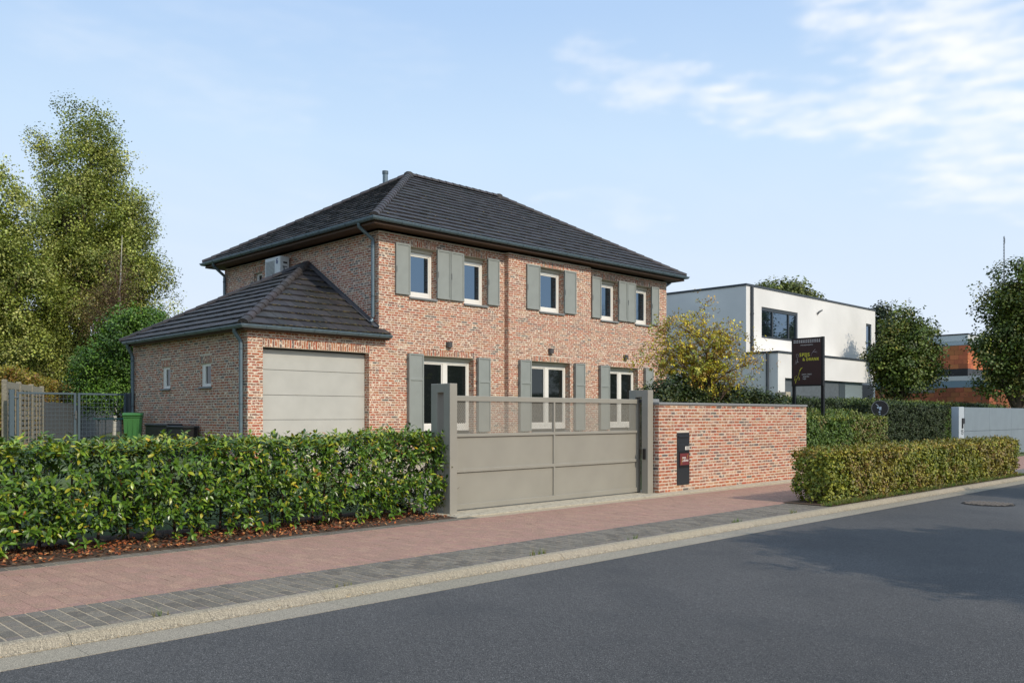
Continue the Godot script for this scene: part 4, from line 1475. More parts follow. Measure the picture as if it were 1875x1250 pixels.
# ---------------------------------------------------------------- neighbours
func build_neighbours() -> void:
	var t := thing("white_house", "flat roofed modern white rendered house with dark window frames behind the hedges", "house")
	var X := Vector3(1, 0, 0)
	var x0 := 30.0
	var up0 := 3.93
	var b := MB.new()
	# upper storey with openings
	masonry(b, Vector3(x0, up0, -17.6), X, 11.9, 2.62, [Rect2(1.17, 0.64, 2.97, 1.23), Rect2(10.87, 0.02, 0.6, 1.9)], 0.14)
	masonry(b, Vector3(x0, 0.3, -29.0), Vector3(0, 0, 1), 11.4, 6.25, [], 0.1)
	b.quad(Vector3(x0 + 11.9, 0.3, -17.6), Vector3(x0 + 11.9, 0.3, -29), Vector3(x0 + 11.9, 6.55, -29), Vector3(x0 + 11.9, 6.55, -17.6))
	b.quad(Vector3(x0 + 11.9, 0.3, -29), Vector3(x0, 0.3, -29), Vector3(x0, 6.55, -29), Vector3(x0 + 11.9, 6.55, -29))
	b.quad(Vector3(x0, 6.54, -17.6), Vector3(x0 + 11.9, 6.54, -17.6), Vector3(x0 + 11.9, 6.54, -29), Vector3(x0, 6.54, -29))
	part("upper_wall", b, M.render, t)
	var l := MB.new()
	var zl := -16.26
	l.box(Vector3(30.541, 2.92, zl - 0.3), Vector3(38.1, 3.86, zl))
	l.box(Vector3(x0 + 0.001, 0.3, zl - 1.338), Vector3(30.54, 3.86, zl))
	l.box(Vector3(30.541, 3.0, zl - 1.338), Vector3(38.099, 3.84, zl - 0.302))
	l.box(Vector3(41.25, 0.3, -17.9), Vector3(41.899, 3.928, -17.601))
	l.box(Vector3(37.9, 2.93, -17.9), Vector3(41.245, 3.926, -17.602))
	part("lower_wall", l, M.render, t)
	var cor := MB.new()
	sweep(cor, [Vector2(x0, -29.0), Vector2(x0, -17.6), Vector2(x0 + 11.9, -17.6), Vector2(x0 + 11.9, -29.0)], PackedVector2Array([Vector2(0.03, 6.52), Vector2(0.03, 6.60), Vector2(-0.2, 6.60), Vector2(-0.2, 6.52)]), true)
	part("roof_edge", cor, M.anth, t)
	var co2 := MB.new()
	sweep(co2, [Vector2(x0, -17.598), Vector2(x0, zl), Vector2(38.1, zl), Vector2(38.1, -17.598)], PackedVector2Array([Vector2(0.03, 3.85), Vector2(0.03, 3.93), Vector2(-0.35, 3.93), Vector2(-0.35, 3.865)]), false)
	part("terrace_edge", co2, M.anth, t)
	# big window of three lights
	var f := MB.new()
	var zf := -17.66
	var wx := [31.17, 32.12, 33.45, 34.14]
	f.cbox(Vector3(31.172, 5.66, zf - 0.06), Vector3(34.138, 5.798, zf + 0.03), 0.006)
	f.cbox(Vector3(31.172, 4.572, zf - 0.06), Vector3(34.138, 4.66, zf + 0.03), 0.006)
	for i in 4:
		var xx: float = wx[i] + (0.003 if i == 0 else (-0.083 if i == 3 else -0.045))
		f.cbox(Vector3(xx, 4.66, zf - 0.06), Vector3(xx + 0.08, 5.66, zf + 0.028), 0.006)
	var w := part("window", f, M.anth, t)
	for i in 3:
		var g := MB.new()
		g.box(Vector3(wx[i] + 0.03, 4.655, zf - 0.03), Vector3(wx[i + 1] - 0.03, 5.665, zf - 0.015))
		part("pane", g, M.glass, w)
	var f2 := MB.new()
	f2.cbox(Vector3(40.873, 3.955, zf - 0.06), Vector3(40.94, 5.845, zf + 0.02), 0.006)
	f2.cbox(Vector3(41.40, 3.955, zf - 0.06), Vector3(41.467, 5.845, zf + 0.02), 0.006)
	f2.cbox(Vector3(40.94, 5.75, zf - 0.06), Vector3(41.40, 5.845, zf + 0.018), 0.006)
	var w2 := part("window", f2, M.anth, t)
	var g2 := MB.new()
	g2.box(Vector3(40.93, 3.955, zf - 0.04), Vector3(41.41, 5.76, zf - 0.02))
	part("pane", g2, M.glass, w2)
	# ground floor: sectional door, side panel, glass screen, dark door
	var gd := holder("garage_door", t)
	for y in [[0.35, 0.98], [0.985, 1.62], [1.625, 2.26], [2.265, 2.915]]:
		var q := MB.new()
		q.cbox(Vector3(30.545, y[0], zl - 0.20), Vector3(35.40, y[1], zl - 0.14), 0.006)
		part("door_panel", q, M.greydoor, gd)
	var sp := MB.new()
	sp.cbox(Vector3(35.42, 0.35, zl - 0.20), Vector3(35.99, 2.915, zl - 0.13), 0.006)
	part("side_panel", sp, mat(70, 80, 86, 0.5), t)
	var gs := MB.new()
	gs.box(Vector3(36.0, 0.35, zl - 0.19), Vector3(37.75, 2.915, zl - 0.165))
	var frost := mat(150, 164, 168, 0.18)
	frost.metallic = 0.25
	part("glass_screen", gs, frost, t)
	var dd := MB.new()
	dd.box(Vector3(37.77, 0.35, zl - 1.25), Vector3(41.24, 2.925, zl - 1.15))
	part("door_recess", dd, M.blackm, t)
	for q in [[30.36, 3.95, 6.5, -17.55, 0.065], [30.0 - 0.07, 0.4, 3.84, -16.66, 0.055]]:
		var dp := MB.new()
		var r: float = q[4]
		dp.tube([Vector3(q[0], q[2], q[3]), Vector3(q[0], q[1], q[3])], [r, r], 10)
		var pipe := part("downpipe", dp, M.anth, t)
		var cl := MB.new()
		for k in [0.25, 0.6]:
			var y: float = lerpf(q[1], q[2], k)
			cl.tube([Vector3(q[0], y, q[3]), Vector3(q[0], y - 0.05, q[3])], [r + 0.012, r + 0.012], 10)
		part("pipe_clip", cl, M.anth, pipe)
	var so := MB.new()  # small outlet spout on the upper wall
	so.tube([Vector3(35.9, 5.9, -17.59), Vector3(35.88, 5.98, -17.5), Vector3(36.02, 6.06, -17.42)], [0.05, 0.04, 0.03], 8)
	part("outlet_spout", so, M.metal, t)

	# unfinished house of clay blocks
	var h := thing("block_house", "unfinished house of bare orange clay blocks with dark roof edges beyond the trees", "house")
	var bx := 57.0
	var uz := -18.3
	var lz := -17.1
	var inner := MB.new()
	inner.box(Vector3(bx + 0.02, 4.1, -31), Vector3(bx + 12, 6.0, uz - 0.02))
	inner.box(Vector3(bx + 0.02, 0.3, -31), Vector3(bx + 12, 3.2, lz - 0.02))
	part("core", inner, mat(150, 130, 112, 0.95), h)
	var big := []
	for q in [[Vector3(bx, 4.35, -24.3), Vector3(0, 0, 1), 6.0, 5, 0.0], [Vector3(bx, 4.35, uz), X, 6.0, 5, 0.0], [Vector3(bx, 1.2, -28.0), Vector3(0, 0, 1), 10.9, 7, 0.0], [Vector3(bx, 1.2, lz), X, 4.0, 7, 0.0]]:
		var u: Vector3 = q[1]
		for j in q[3]:
			var x := -(0.25 if j % 2 else 0.0)
			while x < q[2]:
				var s := maxf(x, 0.0)
				var e := minf(x + 0.5, q[2])
				if e - s > 0.05:
					var k := rf(0.85, 1.1)
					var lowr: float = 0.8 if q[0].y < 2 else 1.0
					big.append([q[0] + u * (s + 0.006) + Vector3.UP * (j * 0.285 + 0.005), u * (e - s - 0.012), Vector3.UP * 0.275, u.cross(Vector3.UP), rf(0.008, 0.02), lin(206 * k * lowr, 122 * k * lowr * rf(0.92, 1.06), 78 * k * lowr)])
				x += 0.5
	var clay := holder("block_wall", h)
	for q in big:
		var o: Vector3 = q[0]
		q[0] = Vector3.ZERO
		var bb := MB.new()
		emit_brick(bb, q)
		put("block", bb.done(), M.block, clay, o)
	var bands := [
		["parapet", 5.80, 6.05, uz, mat(168, 176, 180, 0.7), 0.02], ["insulation_band", 6.052, 6.42, uz, mat(196, 200, 200, 0.8), 0.035], ["roof_edge", 6.422, 6.50, uz, M.black, 0.06],
		["damp_course", 3.905, 4.345, uz, M.black, 0.03], ["terrace_edge", 3.62, 3.90, lz, mat(190, 188, 184, 0.8), 0.03], ["lintel_band", 3.20, 3.618, lz, mat(112, 128, 138, 0.8), 0.02]]
	for q in bands:
		var bb := MB.new()
		bb.box(Vector3(bx - q[5], q[1], -28.0 if q[3] == lz else -24.3), Vector3(bx + 12, q[2], q[3] + q[5]))
		part(q[0], bb, q[4], h)
	var nb := MB.new()
	nb.box(Vector3(bx - 0.03, 2.9, -21.9), Vector3(bx - 0.001, 3.195, -20.2))
	part("vent_block", nb, mat(110, 104, 100, 0.9), h)
	# radio mast far beyond
	var ms := thing("radio_mast", "thin lattice radio mast rising behind the right-hand tree", "mast", ground_at(1839.5, 210.0, 0.3))
	var pole := MB.new()
	for k in 3:
		var a := TAU * k / 3
		pole.tube([Vector3(cos(a) * 0.5, 0, sin(a) * 0.5), Vector3(cos(a) * 0.16, 30, sin(a) * 0.16), Vector3(cos(a) * 0.12, 44.5, sin(a) * 0.12)], [0.06, 0.05, 0.045], 5)
	part("legs", pole, M.metal, ms)
	var br := MB.new()
	for i in 60:
		var y := i * 0.74
		var r0 := lerpf(0.5, 0.12, minf(1.0, y / 44.0))
		for k in 3:
			var a := TAU * k / 3
			var c := TAU * (k + 1) / 3
			br.tube([Vector3(cos(a) * r0, y, sin(a) * r0), Vector3(cos(c) * r0, y + 0.7, sin(c) * r0)], [0.025, 0.025], 4, false)
	part("bracing", br, M.metal, ms)
	for y in [43.2, 38.0, 32.5]:
		var an := MB.new()
		an.tube([Vector3(-0.45, y - 0.6, 0.3), Vector3(-0.45, y + 0.7, 0.3)], [0.06, 0.06], 6)
		an.tube([Vector3(-0.45, y, 0.3), Vector3(-0.1, y, 0.05)], [0.03, 0.03], 4)
		part("antenna", an, M.metal, ms)

# ---------------------------------------------------------------- the side yard on the left
func build_yard() -> void:
	var t := thing("mesh_gate", "double leaf blue grey steel gate filled with wire mesh, beside the garage", "gate", Vector3(6.55, YARD, -24.85))
	var L := 2.76
	var hgt := 1.6
	var m := MB.new()
	m.cbox(Vector3(-0.17, -0.05, -0.05), Vector3(-0.06, 1.66, 0.05), 0.005)
	part("post", m, M.steel, t)
	var m2 := MB.new()
	m2.cbox(Vector3(L + 0.0, -0.05, -0.16), Vector3(L + 0.11, 1.62, 0.26), 0.005)
	part("post", m2, M.anth, t)
	var leaves := [[0.0, 1.44], [1.48, L - 0.01]]
	for q in leaves:
		var lf := MB.new()
		lf.cbox(Vector3(q[0], 0.02, -0.02), Vector3(q[0] + 0.06, hgt, 0.02), 0.004)
		lf.cbox(Vector3(q[1] - 0.06, 0.02, -0.02), Vector3(q[1], hgt, 0.02), 0.004)
		lf.cbox(Vector3(q[0] + 0.06, hgt - 0.05, -0.019), Vector3(q[1] - 0.06, hgt, 0.019), 0.004)
		lf.cbox(Vector3(q[0] + 0.06, 0.02, -0.019), Vector3(q[1] - 0.06, 0.07, 0.019), 0.004)
		var leaf := part("gate_leaf", lf, M.steel, t)
		var wr := MB.new()
		var x: float = q[0] + 0.12
		while x < q[1] - 0.06:
			wr.box(Vector3(x - 0.0025, 0.07, -0.003), Vector3(x + 0.0025, hgt - 0.05, 0.003))
			x += 0.1
		var y := 0.12
		while y < hgt - 0.06:
			wr.box(Vector3(q[0] + 0.06, y - 0.0035, 0.0032), Vector3(q[1] - 0.06, y + 0.0035, 0.009))
			y += 0.11
		part("wire_mesh", wr, M.steel, leaf)
	var lk := MB.new()
	lk.cbox(Vector3(1.40, 0.9, 0.021), Vector3(1.445, 1.12, 0.045), 0.004)
	lk.tube([Vector3(1.42, 1.03, 0.05), Vector3(1.34, 1.03, 0.06)], [0.009, 0.009], 6)
	part("handle", lk, M.metal, t)
	for y in [0.25, 1.45]:
		var hi := MB.new()
		hi.tube([Vector3(-0.06, y, 0.0), Vector3(0.03, y, 0.04)], [0.02, 0.02], 6)
		part("hinge", hi, M.metal, t)
	# green wheeled bin
	var bn := thing("wheeled_bin", "green plastic wheeled rubbish bin standing by the garage corner", "bin", Vector3(8.98, YARD, -23.5))
	bn.rotation.y = deg_to_rad(-24)
	bn.scale = Vector3(0.84, 0.98, 0.84)
	var body := MB.new()
	var lo := [Vector3(-0.22, 0.06, 0.24), Vector3(0.22, 0.06, 0.24), Vector3(0.22, 0.06, -0.22), Vector3(-0.22, 0.06, -0.22)]
	var hi2 := [Vector3(-0.27, 0.98, 0.32), Vector3(0.27, 0.98, 0.32), Vector3(0.27, 0.98, -0.28), Vector3(-0.27, 0.98, -0.28)]
	for i in 4:
		var j := (i + 1) % 4
		body.quad(lo[i], lo[j], hi2[j], hi2[i])
	body.quad(lo[3], lo[2], lo[1], lo[0])
	body.cbox(Vector3(-0.29, 0.95, -0.30), Vector3(0.29, 1.0, 0.34), 0.012)
	for x in [-0.14, 0.0, 0.14]:
		body.cbox(Vector3(x - 0.008, 0.35, 0.262), Vector3(x + 0.008, 0.93, 0.318), 0.004)
	part("body", body, M.bin, bn)
	var lid := MB.new()
	lid.prism(PackedVector2Array([Vector2(-0.34, 1.002), Vector2(0.37, 1.002), Vector2(0.38, 1.03), Vector2(0.30, 1.075), Vector2(-0.28, 1.095), Vector2(-0.34, 1.06)]), Vector3(-0.295, 0, 0), Vector3(0, 0, 1), Vector3(0, 1, 0), Vector3(0.59, 0, 0))
	part("lid", lid, M.bin, bn)
	var hd := MB.new()
	hd.tube([Vector3(-0.25, 1.0, -0.36), Vector3(0.25, 1.0, -0.36)], [0.018, 0.018], 8)
	for x in [-0.2, 0.2]:
		hd.box(Vector3(x - 0.015, 0.985, -0.36), Vector3(x + 0.015, 1.0, -0.29))
	part("handle", hd, M.bind, bn)
	for x in [-0.26, 0.26]:
		var wh := MB.new()
		wh.tube([Vector3(x - 0.025, 0.1, -0.22), Vector3(x + 0.025, 0.1, -0.22)], [0.1, 0.1], 16)
		part("wheel", wh, M.black, bn)
	# black troughs along the garage wall
	for q in [[-22.75, -21.42, 0.78, "longer black plastic trough against the garage wall, nearer the green bin"], [-21.38, -20.45, 0.74, "shorter black plastic trough against the garage wall, further from the green bin"]]:
		var tr := thing("plastic_trough", q[3], "trough", Vector3(9.0, YARD, q[0]), "black troughs along the garage wall")
		var ln: float = q[1] - q[0]
		var tb := MB.new()
		tb.cbox(Vector3(0, 0, 0), Vector3(0.38, q[2] - 0.06, ln), 0.015)
		part("body", tb, M.black, tr)
		var rm := MB.new()
		rm.cbox(Vector3(-0.02, q[2] - 0.058, -0.02), Vector3(0.40, q[2], ln + 0.02), 0.012)
		part("lid", rm, M.blackm, tr)
	# teal table behind the mesh gate
	var tb2 := thing("garden_table", "thin topped teal garden table with metal legs behind the mesh gate", "table", ground_at(206, 27.0))
	tb2.rotation.y = deg_to_rad(-44.5)
	var tt := MB.new()
	tt.cbox(Vector3(-0.48, 0.86, -0.3), Vector3(0.48, 0.91, 0.3), 0.008)
	part("table_top", tt, M.teal, tb2)
	for x in [-0.34, 0.36]:
		for z in [-0.24, 0.24]:
			var lg := MB.new()
			lg.tube([Vector3(x, 0.859, z), Vector3(x, 0.0, z)], [0.02, 0.02], 8)
			part("leg", lg, M.metal, tb2)
	# weathered lattice fence, three panels running away from the street
	var d := Vector3(2.36, 0, -5.1).normalized()
	var p0 := Vector3(6.40, YARD, -25.35)
	var fence := thing("lattice_fence", "weathered grey timber fence of woven slats left of the mesh gate", "fence", p0)
	var s := Basis(d, Vector3.UP, d.cross(Vector3.UP))
	fence.basis = s
	var wood := func(a: float, q: float) -> Color:
		return lin(184 * a, 177 * a, 166 * a * q)
	for i in 4:
		var b := MB.new()
		b.col = wood.call(rf(0.9, 1.0), 0.95)
		var x := i * 1.86
		b.cbox(Vector3(x - 0.06, 0, -0.06), Vector3(x + 0.06, 1.93, 0.06), 0.008)
		part("post", b, M.oldwood, fence)
	for i in 3:
		var x0 := i * 1.86 + 0.062
		var x1 := (i + 1) * 1.86 - 0.062
		for yy in [[1.70, 1.88], [0.05, 0.12]]:
			var fr := MB.new()
			fr.col = wood.call(1.0, 0.95)
			fr.cbox(Vector3(x0, yy[0], -0.03), Vector3(x1, yy[1], 0.03), 0.006)
			part("rail", fr, M.oldwood, fence)
		for k in 4:
			var b := MB.new()
			b.col = lin(178, 166, 142)
			var x := lerpf(x0 + 0.05, x1 - 0.05, k / 3.0)
			b.cbox(Vector3(x - 0.022, 0.12, 0.032), Vector3(x + 0.022, 1.70, 0.056), 0.004)
			part("batten", b, M.oldwood, fence)
		for j in 11:
			var b := MB.new()
			b.col = wood.call(rf(0.8, 1.02), 1.0)
			var y := 0.14 + j * 0.145
			var pts := []
			for k in 13:
				var u := k / 12.0
				pts.append(Vector3(lerpf(x0, x1, u), y, sin(u * TAU * 1.5 + (PI if j % 2 else 0.0)) * 0.024))
			for k in 12:
				var a: Vector3 = pts[k]
				var c: Vector3 = pts[k + 1]
				b.frame(a + Vector3(0, 0, -0.005), c - a, Vector3(0, 0.102, 0), Vector3(0, 0, 0.010))
			part("slat", b, M.oldwood, fence)
	# dark panel fence beyond
	var pf := thing("panel_fence", "long dark grey garden fence of upright boards beyond the lattice fence", "fence", Vector3(8.86, YARD, -30.7))
	pf.basis = s
	for i in 16:
		var b := MB.new()
		b.cbox(Vector3(i * 2.0 - 0.05, 0, -0.05), Vector3(i * 2.0 + 0.05, 1.46, 0.05), 0.006)
		part("post", b, M.anth, pf)
	for i in 200:
		var b := MB.new()
		var q := rf(0.9, 1.1)
		b.box(Vector3(i * 0.15 + 0.004, 0.03, 0.051), Vector3(i * 0.15 + 0.146, 1.43 + rf(-0.006, 0.006), 0.070 + rf(0, 0.006)))
		part("board", b, M.panelgrey, pf)

# ---------------------------------------------------------------- plants
func leaf(b: MB, o: Vector3, t: Vector3, n: Vector3, len: float, wid: float, fold := 0.25, curl := 0.2) -> void:   # one folded, curling leaf
	var s := t.cross(n).normalized()
	n = s.cross(t).normalized()
	var mid := []
	var lf := []
	var rt := []
	var ws := [0.0, 0.85, 1.0, 0.7, 0.0]
	for i in 5:
		var u := i / 4.0
		var p := o + t * (len * u) - n * (curl * len * u * u)
		var w: float = wid / 2 * ws[i]
		mid.append(p)
		lf.append(p - s * w + n * (w * fold))
		rt.append(p + s * w + n * (w * fold))
	for i in 4:
		b.quad(mid[i], rt[i], rt[i + 1], mid[i + 1])
		b.quad(lf[i], mid[i], mid[i + 1], lf[i + 1])

func small_leaf(b: MB, o: Vector3, t: Vector3, n: Vector3, len: float, wid: float) -> void:   # two facets either side of the rib
	var s := t.cross(n).normalized() * (wid / 2)
	var up := s.cross(t).normalized() * (wid * 0.12)
	var m := o + t * (len * 0.45)
	b.tri(o, m + s + up, o + t * len)
	b.tri(o, o + t * len, m - s + up)

func sprig(k: int, len: float, wid: float, spread: float, flat := 0.5, stem := 0.0) -> ArrayMesh:
	var b := MB.new()
	for i in k:
		var q := rf(0.72, 1.12)
		b.col = Color(q * rf(0.9, 1.1), q, q * rf(0.8, 1.1))
		var t := Vector3(rf(-1, 1), rf(-0.5, 0.7) * flat, rf(-1, 1)).normalized()
		var n := Vector3(rf(-0.5, 0.5), 1, rf(-0.5, 0.5)).normalized()
		var o := Vector3(rf(-1, 1), rf(-1, 1), rf(-1, 1)) * spread
		var g := rf(0.75, 1.2)
		small_leaf(b, o, t, n, len * g, wid * g)
	if stem > 0.0:
		b.col = Color(0.5, 0.35, 0.25)
		b.tube([Vector3(-stem, -stem, 0), Vector3(0, 0, 0), Vector3(stem, stem * 0.6, stem * 0.3)], [0.006, 0.005, 0.002], 3, false)
	return b.done()

func facing(n: Vector3, twist := 1.0) -> Basis:            # y axis along n, turned at random
	n = n.normalized()
	var x := n.cross(Vector3(rf(-1, 1), rf(-1, 1), rf(-1, 1)) * twist + Vector3(0.01, 0.3, 0.02)).normalized()
	return Basis(x, n, x.cross(n))

func pick(pal: Array, v := 0.12) -> Color:
	var p: Array = pal[rng.randi() % pal.size()]
	var q := rf(1.0 - v, 1.0 + v)
	return lin(minf(255, p[0] * q), minf(255, p[1] * q), minf(255, p[2] * q))

func hedge(called: String, label: String, o: Vector3, bas: Basis, size: Vector3, sp: Array, per: float, depth: float, pals: Array, group := "", bulge := 0.05, fall := 0.0, m: Material = null) -> Node3D:
	# a clipped hedge: sprigs over every face and some way in, on a row of stems; size along the hedge, up, across; local z is the front
	var t := thing(called, label, "hedge", o, group)
	t.basis = bas
	var nz := FastNoiseLite.new()
	nz.seed = rng.randi() % 1000; nz.frequency = 1.1; nz.fractal_octaves = 3
	var faces := [[Vector3(0, 0, 1), size.x * size.y], [Vector3(0, 0, -1), size.x * size.y * 0.6], [Vector3(1, 0, 0), size.z * size.y], [Vector3(-1, 0, 0), size.z * size.y], [Vector3(0, 1, 0), size.x * size.z]]
	var xf := []
	var cols := []
	for f in faces:
		var n: Vector3 = f[0]
		for i in int(f[1] * per):
			var p := Vector3(rf(0, size.x), rf(0.0, size.y), rf(-size.z / 2, size.z / 2))
			if n.x:
				p.x = size.x if n.x > 0 else 0.0
			elif n.y:
				p.y = size.y
			else:
				p.z = size.z / 2 * n.z
			p.y += -fall * p.x / size.x * p.y / size.y
			var w := nz.get_noise_3d(p.x * 1.6, p.y * 1.6, p.z * 1.6)
			if w < -0.42 and rng.randf() < 0.6:
				continue
			if p.y < 0.16 and rng.randf() < 0.55 + 0.6 * nz.get_noise_2d(p.x * 2.0, 50.0):
				continue
			var inn := rng.randf()
			p += n * (w * bulge * 2.0 - inn * inn * depth + 0.012) 
			# soften the arrises
			var dn := (n + Vector3(rf(-0.8, 0.8), rf(-0.35, 0.9), rf(-0.8, 0.8)))
			xf.append(Transform3D(facing(dn).scaled(Vector3.ONE * rf(0.8, 1.25)), p))
			var patch := nz.get_noise_3d(p.x * 0.5, p.y * 0.7, p.z + 20.0) + rf(-0.22, 0.22)
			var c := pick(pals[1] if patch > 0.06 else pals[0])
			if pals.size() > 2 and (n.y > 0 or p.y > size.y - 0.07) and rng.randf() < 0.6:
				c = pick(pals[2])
			cols.append(c)
	for i in int(size.x * size.y * size.z * per * 1.6):
		xf.append(Transform3D(facing(Vector3(rf(-1, 1), rf(-0.2, 1), rf(-1, 1))).scaled(Vector3.ONE * 1.2), Vector3(rf(0.05, size.x - 0.05), rf(0.05, size.y - 0.05), rf(-0.5, 0.5) * (size.z - 0.1))))
		cols.append(pick(pals[0]))
	var half := xf.size() / 2
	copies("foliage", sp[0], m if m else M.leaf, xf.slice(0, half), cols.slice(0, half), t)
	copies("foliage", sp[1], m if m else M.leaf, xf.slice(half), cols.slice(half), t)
	var st := MB.new()
	var x := 0.12
	while x < size.x:
		var z := rf(-0.08, 0.08)
		var lean := rf(-0.1, 0.1)
		st.tube([Vector3(x, -0.05, z), Vector3(x + lean * 0.5, size.y * 0.5, z * 1.5), Vector3(x + lean, size.y * 0.85, z * 2)], [0.018, 0.013, 0.007], 5, false)
		for k in 3:
			var y := rf(0.1, size.y * 0.7)
			st.tube([Vector3(x, y, z), Vector3(x + rf(-0.2, 0.2), y + 0.15, z + rf(-0.5, 0.5) * size.z), Vector3(x + rf(-0.25, 0.25), y + 0.3, z + rf(-0.5, 0.5) * size.z)], [0.007, 0.005, 0.003], 4, false)
		x += rf(0.18, 0.32)
	part("stems", st, M.twig, t)
	return t

func tree(called: String, label: String, base: Vector3, top: Vector3, r0: float, blobs: Array, clusters: int, per: int, spread: float, sp: Array, pals: Array, bark: Material, group := "", lean := 0.02, limb := 26, m: Material = null, weep := 0.0) -> Node3D:
	# trunk, limbs out to the leaf masses, and a crown of leafy sprigs; blobs are [centre, radius across, radius up]
	var t := thing(called, label, "tree", base, group)
	var tk := MB.new()
	var pts := []
	var rad := []
	for i in 9:
		var u := i / 8.0
		pts.append((top - base) * u + Vector3(sin(u * 5.0 + base.x) * lean, 0, cos(u * 4.0 + base.z) * lean) * (top - base).length() * u)
		rad.append(r0 * pow(1.0 - u, 0.8) + 0.012)
	tk.tube(pts, rad, 9)
	part("trunk", tk, bark, t)
	var vol := 0.0
	for q in blobs:
		vol += q[1] * q[1] * q[2]
	var cs := []
	for q in blobs:
		var many := maxi(2, int(round(clusters * q[1] * q[1] * q[2] / vol)))
		for i in many:
			var d := Vector3(rf(-1, 1), rf(-1, 1), rf(-1, 1))
			while d.length() > 1.0 or d.length() < 0.05:
				d = Vector3(rf(-1, 1), rf(-1, 1), rf(-1, 1))
			d = d.normalized() * pow(d.length(), 0.62)
			cs.append([q[0] - base + Vector3(d.x * q[1], d.y * q[2], d.z * q[1]), d])
	var lm := MB.new()
	for i in mini(limb, cs.size()):
		var c: Vector3 = cs[(i * 37) % cs.size()][0]
		var u := clampf((c.y - 0.18 * (top - base).length() * 1.2) / (top - base).length(), 0.12, 0.92)
		var k := int(u * 8)
		var s: Vector3 = (pts[k] as Vector3).lerp(pts[mini(k + 1, 8)], u * 8 - k)
		var r: float = maxf(0.012, rad[k] * 0.5)
		var midp := s.lerp(c, 0.5) + Vector3(rf(-0.1, 0.1), rf(0.0, 0.15), rf(-0.1, 0.1)) * (c - s).length()
		lm.tube([s, s.lerp(midp, 0.5), midp, midp.lerp(c, 0.6), c], [r, r * 0.75, r * 0.55, r * 0.35, r * 0.15], 6, false)
		for e in 2:
			var c2: Vector3 = c + Vector3(rf(-1, 1), rf(-0.3, 1), rf(-1, 1)) * spread * 1.2
			lm.tube([midp, midp.lerp(c2, 0.6), c2], [r * 0.4, r * 0.22, r * 0.08], 4, false)
	part("branches", lm, M.twig if bark == M.birch else bark, t)
	var xf := []
	var cols := []
	for q in cs:
		var tone := rf(0.8, 1.15)
		var pal: Array = pals[rng.randi() % pals.size()]
		for i in per:
			var off := Vector3(clampf(rng.randfn(0, 1), -1.7, 1.7), clampf(rng.randfn(0, 0.75), -1.4, 1.4), clampf(rng.randfn(0, 1), -1.7, 1.7)) * spread
			if weep > 0.0:
				off.y -= absf(off.y) * weep
			var nn := off.normalized() * 0.5 + Vector3(rf(-0.6, 0.6), rf(0.1, 1.0), rf(-0.6, 0.6))
			xf.append(Transform3D(facing(nn).scaled(Vector3.ONE * rf(0.75, 1.25)), q[0] + off))
			var c := pick(pal, 0.16)
			cols.append(Color(c.r * tone, c.g * tone, c.b * tone))
	var half := xf.size() / 2
	copies("crown", sp[0], m if m else M.leaf, xf.slice(0, half), cols.slice(0, half), t)
	copies("crown", sp[1], m if m else M.leaf, xf.slice(half), cols.slice(half), t)
	return t

func blob(px: float, py: float, d: float, w: float, h: float) -> Array:
	return [at(px, py, d), w * d / 1590.0, h * d / 1590.0]

